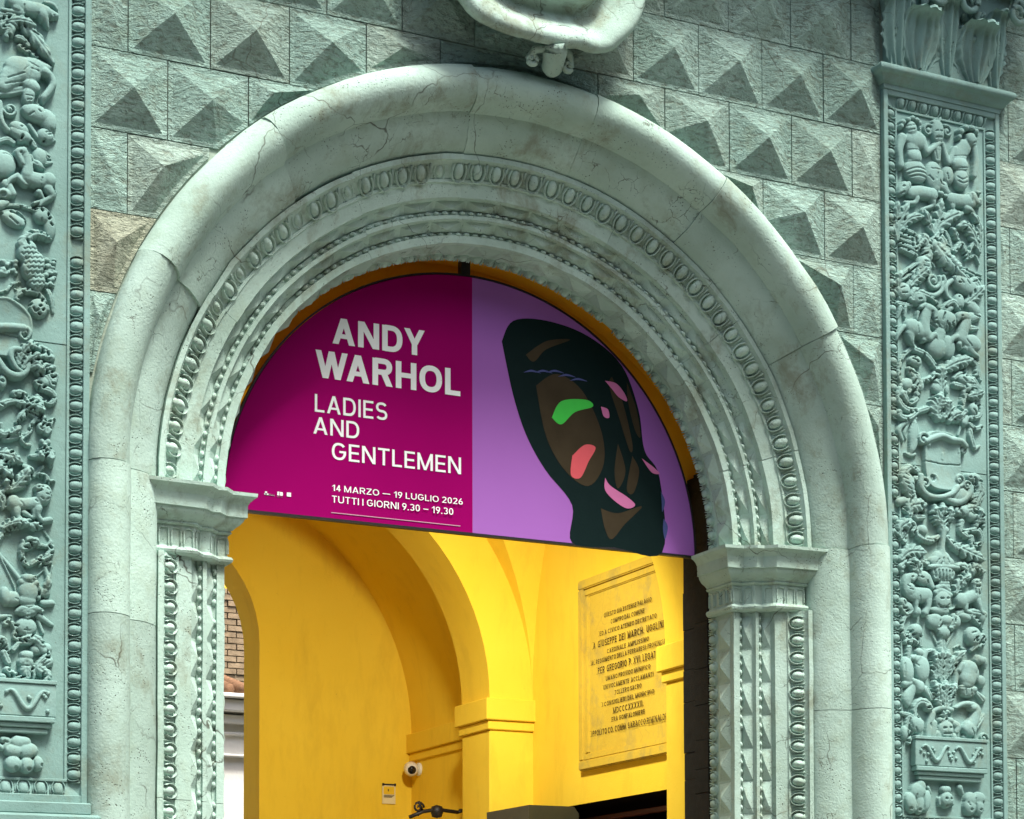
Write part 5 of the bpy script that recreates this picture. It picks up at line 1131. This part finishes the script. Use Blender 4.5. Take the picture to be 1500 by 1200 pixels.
LN = [('QUESTO GIÀ ESTENSE PALAGIO', 160, 318, 20), ('COMPRO DAL COMUNE', 195, 362, 20), ('ED A CIVICO ATENEO DECRETATO', 137, 408, 20), ('A  GIUSEPPE  DEI  MARCH.  UGGLINI', 103, 462, 30), ('CARDINALE  AMPLISSIMO', 175, 512, 20),
      ('AL REGGIMENTO DELLA FERRARESE PROVINCIA', 93, 552, 21), ('PER  GREGORIO  P. XVI. LEGATO', 127, 603, 30), ('UMANO PROVIDO MUNIFICO', 168, 655, 20), ('UNIVOCAMENTE  ACCLAMANTI', 155, 698, 20), ('TOLLERO SACRO', 213, 740, 20),
      ('I CONSIGLIERI DEL MUNICIPIO', 150, 787, 20), ('MDCCCXXXXII.', 205, 833, 26), ('ERA GONFALONIERE', 197, 877, 20), ('IPPOLITO CO. COMM. SARACCO RIMINALDI', 93, 930, 26)]
for s_, xl, yc, hp in LN:
    yl = atx(840+xl/3.53, 1000, W_-.013).y; half = yl-YC
    pc = atx(840+285/3.53, 800+(yc+hp/2)/3.53, W_-.013); cap = hp/3.53/3061.7*14.7*1.02
    me = sans(s_.replace('À', 'A'), 2*half, cap*1.12, .165, .27, True)
    mm = Matrix(((0, 0, -1, W_-.0125), (-1, 0, 0, yl), (0, 1, 0, pc.z), (0, 0, 0, 1)))
    link('inscription_line', me, M['letter'], plq, mm)

# security camera
sc_ = thing('security_camera', 'round white security camera with black lens under the wall band', 'security camera', (2.04, 6.28, 3.52))
link('mount', lathe('mount', [(.055, .08), (.058, .075), (.058, .055), (.05, .05)], 20, 'z'), M['cream'], sc_, Matrix.Rotation(R(90), 4, 'Y').inverted() @ Matrix.Translation((0, 0, -.14)))
body = lathe('housing', [(.001, -.085), (.040, -.08), (.058, -.05), (.064, -.01), (.064, .03), (.058, .06), (.03, .075), (.001, .078)], 20, 'y')
rotc = Matrix.Rotation(R(-18), 4, 'Z') @ Matrix.Rotation(R(12), 4, 'X')
hb_ = link('housing', body, M['cream'], sc_, rotc)
link('cable', tubem('cable', [(.06, .12, .0), (.07, .13, .06), (.072, .14, .075)], .006), M['cream'], sc_)
link('lens', lathe('lens', [(.001, -.092), (.030, -.091), (.037, -.080), (.037, -.07)], 18, 'y'), M['lens'], hb_)
# notice
nt_ = thing('notice', 'small white notice with yellow square and black clips on the yellow wall', 'sign', (0, 0, 0))
a = at(560, 1149, 6.45); b = at(579, 1178, 6.45)
link('sheet', boxm('sheet', a.x, b.x, 6.447, 6.455, b.z, a.z), M['paper'], nt_)
link('yellow_square', boxm('yellow_square', a.x+.012, b.x-.012, 6.443, 6.447, a.z-.085, a.z-.018), M['signyellow'], nt_)
for i, zz in enumerate((.095, .103, .111)): link('text_line', boxm('text_line', a.x+.012, b.x-.012-.01*i, 6.4440, 6.4465, a.z-zz-.002, a.z-zz+.002), M['letter'], nt_)
link('clip_bar', boxm('clip_bar', a.x, b.x, 6.438, 6.447, a.z-.006, a.z+.006), M['iron'], nt_)
for x in (a.x+.006, b.x-.006): link('clip', boxm('clip', x-.008, x+.008, 6.434, 6.447, a.z-.01, a.z+.01), M['black'], nt_)
link('mark', boxm('mark', (a.x+b.x)/2-.012, (a.x+b.x)/2-.004, 6.441, 6.443, a.z-.06, a.z-.04), M['letter'], nt_)
# wall lantern, its top just inside the frame
ln = thing('wall_lantern', 'wrought iron lantern on a curled bracket by the corner of the passage', 'lantern', (0, 0, 0))
LX, LY, LZ = 1.86, 5.2, 3.02
def P3(px, py, X=None): v = at(px, py, 5.3); return v
tl, tr, tc = at(600, 1197, 5.3), at(671, 1190, 5.3), at(640, 1188, 5.3)
link('top_bar', tubem('top_bar', [tl, tl.lerp(tc, .5)+Vector((0, 0, .02)), tc+Vector((0, 0, .012)), tr], .016), M['iron'], ln)
link('bracket', tubem('bracket', [tr, tr+Vector((.10, .05, .03)), Vector((2.12, 5.45, tr.z+.03))], .014), M['iron'], ln)
pc = at(613, 1183, 5.3)
link('curl', tubem('curl', [pc+Vector((.05*(1-i/18)*math.cos(i*.55), 0, .05*(1-i/18)*math.sin(i*.55))) for i in range(18)], .010), M['iron'], ln)
link('curl', tubem('curl', [tl.lerp(tc, .3), pc+Vector((.04, 0, -.03)), pc+Vector((0, 0, .05))], .011), M['iron'], ln)
link('crown', lathe('crown', [(.001, .05), (.045, .035), (.055, 0), (.04, -.05), (.001, -.06)], 12), M['iron'], ln, Matrix.Translation(tc))
cx = (tl.x+tr.x)/2; z0 = tl.z
V = [(cx-.15, 5.15, z0-.03), (cx+.15, 5.15, z0-.03), (cx+.15, 5.45, z0-.03), (cx-.15, 5.45, z0-.03), (cx-.09, 5.21, z0-.5), (cx+.09, 5.21, z0-.5), (cx+.09, 5.39, z0-.5), (cx-.09, 5.39, z0-.5)]
link('glass_body', fix(mesh('glass_body', V, [(0, 1, 2, 3), (4, 5, 6, 7), (0, 1, 5, 4), (1, 2, 6, 5), (2, 3, 7, 6), (3, 0, 4, 7)])), M['glass'], ln)
for i in range(4): link('corner_bar', tubem('corner_bar', [V[i], V[i+4]], .010), M['iron'], ln)
# dark draught lobby against the right wall
lb = thing('draught_lobby', 'dark olive grey box shaped lobby in front of the side door', 'lobby', (0, 0, 0))
zt = 2.955
V = [(1.69, 3.3, 0), (2.10, 3.3, 0), (2.10, 4.02, 0), (1.69, 4.02, 0), (1.69, 3.3, zt), (2.06, 3.3, zt), (2.10, 3.3, zt-.05), (2.10, 4.02, zt-.05), (2.06, 4.02, zt), (1.69, 4.02, zt)]
link('lobby_panel', fix(mesh('lobby_panel', V, [(0, 1, 6, 5, 4), (0, 3, 9, 4), (4, 5, 8, 9), (5, 6, 7, 8), (3, 2, 7, 8, 9)])), M['lobby'], lb)

# ---------------------------------------------------------------- exhibition banner
BY = .70; BC = Vector((.02, BY, 4.28)); BR = 1.515; BX = .0235
bn = thing('exhibition_banner', 'half round magenta and violet exhibition banner filling the head of the arch', 'banner', (0, 0, 0))
def lun(n, xa, xb, mat):
    N_ = 60; top = []
    for i in range(N_+1):
        x = xa+(xb-xa)*i/N_
        if xa < -1: x = BC.x-BR*math.cos(math.acos(max(-1, min(1, (BC.x-xb)/BR)))*i/N_)
        else: x = BC.x+BR*math.cos(math.acos(max(-1, min(1, (xa-BC.x)/BR)))*(1-i/N_))
        top.append((x, BC.z+math.sqrt(max(0, BR*BR-(x-BC.x)**2))))
    bot = [(x, BC.z) for x, z in top]; V = []; F = []
    for y in (BY, BY+.03):
        for (x, z), (bx_, bz) in zip(top, bot): V += [(x, y, z), (bx_, y, bz)]
    k = (N_+1)*2
    for i in range(N_):
        a = 2*i; F += [(a, a+1, a+3, a+2), (k+a, k+a+2, k+a+3, k+a+1), (a, a+2, k+a+2, k+a), (a+1, k+a+1, k+a+3, a+3)]
    return link(n, fix(mesh(n, V, F)), mat, bn)
lun('magenta_half', BC.x-BR, BX, M['magenta']); lun('violet_half', BX, BC.x+BR, M['violet'])
rim = [(BC.x-BR, BC.z-.006)]+[(BC.x-(BR+.004)*math.cos(math.pi*i/60), BC.z+(BR+.004)*math.sin(math.pi*i/60)) for i in range(61)]
V, F = [], []
for x, z in rim[1:]:
    d = Vector((x-BC.x, 0, z-BC.z)).normalized()
    for o_, y in ((0, BY-.001), (.010, BY-.001), (.010, BY+.036), (0, BY+.036)): V.append(Vector((x, y, z))+d*o_)
for i in range(60):
    for k in range(4): F.append((i*4+k, i*4+(k+1) % 4, i*4+4+(k+1) % 4, i*4+4+k))
link('black_edge', fix(mesh('black_edge', V, F)), M['black'], bn)
link('bottom_rail', boxm('bottom_rail', BC.x-BR, BC.x+BR, BY-.001, BY+.034, BC.z-.014, BC.z-.0005), M['black'], bn)
link('support_bar', boxm('support_bar', -.045, .012, BY+.0, BY+.05, 5.806, 6.02), M['black'], bn)
TXT = [('ANDY', (487, 503), (622, 485), (502, 467), .022), ('WARHOL', (462, 512), (674, 582), (462, 512), .022), ('LADIES', (461, 603), (567, 614), (461, 577), .004), ('AND', (459, 635), (526, 641), (465, 611), .004),
       ('GENTLEMEN', (486, 673), (675, 695), (487, 648), .004), ('14 MARZO — 19 LUGLIO 2026', (486, 719), (677, 741), (486.7, 710), .006), ('TUTTI I GIORNI 9.30 – 19.30', (486, 736), (663, 756), (486, 726), .006)]
for s_, l_, r_, c, bold in TXT:
    base = at(l_[0], l_[1], BY); 
    if s_ == 'WARHOL': base = at(468, 553, BY)
    L_, R_, Cc = at(*l_, BY), at(*r_, BY), at(*c, BY)
    me = sans(s_, R_.x-L_.x, Cc.z-base.z, .20 if bold > .02 else .14, .11 if bold > .02 else .15)
    mm = Matrix(((1, 0, 0, L_.x), (0, 0, -1, BY-.0008), (0, 1, 0, base.z), (0, 0, 0, 1)))
    link('lettering', me, M['white'], bn, mm)
a, b = at(485, 751, BY), at(674, 771.7, BY); link('thin_rule', boxm('thin_rule', a.x, b.x, BY-.003, BY-.0005, a.z-.0022, a.z+.0022), simple('faint_print', (.55, .30, .42), .5, .3), bn)
# partner marks
def mark(x0, y0, x1, y1): a, b = at(x0, y0, BY), at(x1, y1, BY); link('partner_mark', boxm('partner_mark', a.x, b.x, BY-.003, BY-.0005, b.z, a.z), M['white'], bn)
mark(388, 720, 391, 725); mark(387, 722.5, 393, 725.5); mark(393.5, 723.6, 402, 724.5); mark(393.5, 725.6, 402, 726.3); mark(406, 720.5, 409, 726); mark(410, 721, 414, 726.5); mark(406, 727.8, 414, 728.6); mark(420, 721.5, 426, 728); 
# plain stand-in picture: blank head-and-scarf shape in flat brush strokes
def shape(n, pts, mat, layer, parent=None):
    pw = [at(x, y, BY) for x, y in pts]; pw = spline([(p.x, p.z) for p in pw]+[(pw[0].x, pw[0].z)], 6)[:-1]
    y0 = BY-.0012*(layer+1); V = [(x, y0, z) for x, z in pw]+[(x, y0+.0011, z) for x, z in pw]; k = len(pw)
    F = [tuple(range(k))]+[(i, (i+1) % k, k+(i+1) % k, k+i) for i in range(k)]
    return link(n, fix(mesh(n, V, F)), M[mat], bn)
shape('print_shape', [(735, 500), (752, 470), (800, 470), (860, 492), (910, 535), (935, 600), (944, 660), (966, 700), (970, 809), (900, 802), (838, 795), (838, 740), (800, 690), (772, 640), (752, 580)], 'ink', 0)
shape('print_shape', [(785, 565), (815, 548), (852, 572), (880, 630), (884, 680), (862, 712), (828, 690), (800, 640)], 'brown', 1)
for pts in ([(896, 552), (912, 590), (926, 650), (922, 660), (906, 610), (892, 565)], [(918, 560), (932, 600), (938, 640), (930, 630), (920, 590)], [(905, 650), (916, 690), (905, 716), (900, 690)], [(926, 668), (936, 690), (928, 722), (918, 716)], [(880, 745), (905, 752), (940, 742), (915, 768), (896, 790), (886, 775)], [(770, 520), (800, 500), (835, 498), (800, 512), (782, 530)]):
    shape('print_shape', pts, 'brown', 1)
shape('print_shape', [(808, 612), (822, 588), (858, 586), (868, 596), (842, 604), (822, 622)], 'green', 2)
shape('print_shape', [(838, 668), (856, 652), (872, 656), (862, 676), (850, 700), (836, 696)], 'coral', 2)
for pts in ([(886, 700), (894, 712), (918, 728), (930, 740), (918, 745), (900, 734), (886, 718)], [(886, 558), (902, 562), (914, 576), (918, 588), (906, 582), (896, 570)], [(940, 672), (956, 684), (966, 694), (954, 692)], [(880, 596), (890, 600), (892, 612), (884, 610)]):
    shape('print_shape', pts, 'pink', 2)
for i in range(5):
    x, y = 766+i*17, 540-abs(i-2)*-3+i*3
    shape('print_shape', [(x, y), (x+12, y-4), (x+26, y+1), (x+13, y-1)], 'blue', 2)
for pts in ([(968, 720), (974, 735), (970, 750), (969, 735)], [(972, 760), (978, 772), (974, 790), (971, 775)]): shape('print_shape', pts, 'blue', 1)

# ---------------------------------------------------------------- courtyard seen through the rear opening
cy = thing('courtyard_wing', 'pale stone courtyard wing with cornice and tiled roof seen through the rear opening', 'building')
Yc = 15.0
def zc(py): return at(346, py, Yc).z
link('wall', boxm('wall', -7, 5, Yc, Yc+.5, 0, zc(1048)), M['whitewall'], cy)
for i, (p0, p1, dy) in enumerate(((1028, 1022, .40), (1046, 1030, .30), (1062, 1050, .16), (1078, 1074, .08), (1110, 1106, .10))):
    link('cornice', boxm('cornice', -7, 5, Yc-dy, Yc+.3, zc(p0)-.0, zc(p1), .01), M['whitewall'], cy)
zr = zc(1020)
for i in range(30):
    x = -3+i*.22; link('roof_tile', tubem('roof_tile', [(x, Yc-.35, zr+.03), (x, Yc+1.2, zr+.45)], .085, 8), M['tile'], cy)
bh = thing('brick_house', 'weathered brown brick house rising above the courtyard roof', 'building')
zb, zt2 = zc(1030), at(340, 868, 17).z
link('wall', boxm('wall', -6, 6, 17, 17.5, 0, zt2), M['mortar'], bh)
yb = 16.99; cnt = 0
z = zb; XB = at(346, 950, 16.96).x-.9
while z < zt2:
    for i in range(7):
        x = XB+i*.26+(.13 if int(z/.085) % 2 else 0)
        link('brick', boxm('brick', x, x+.245, 16.96+random.uniform(-.02, .01), 17.02, z, z+.07), M['brick'], bh)
        cnt += 1
    z += .085
    if cnt > 285: break
yh = thing('yellow_annex', 'bright yellow wall glimpsed over the brick house', 'building')
link('wall', boxm('wall', -6, 6, 19, 19.4, 0, 12.5), YP, yh)
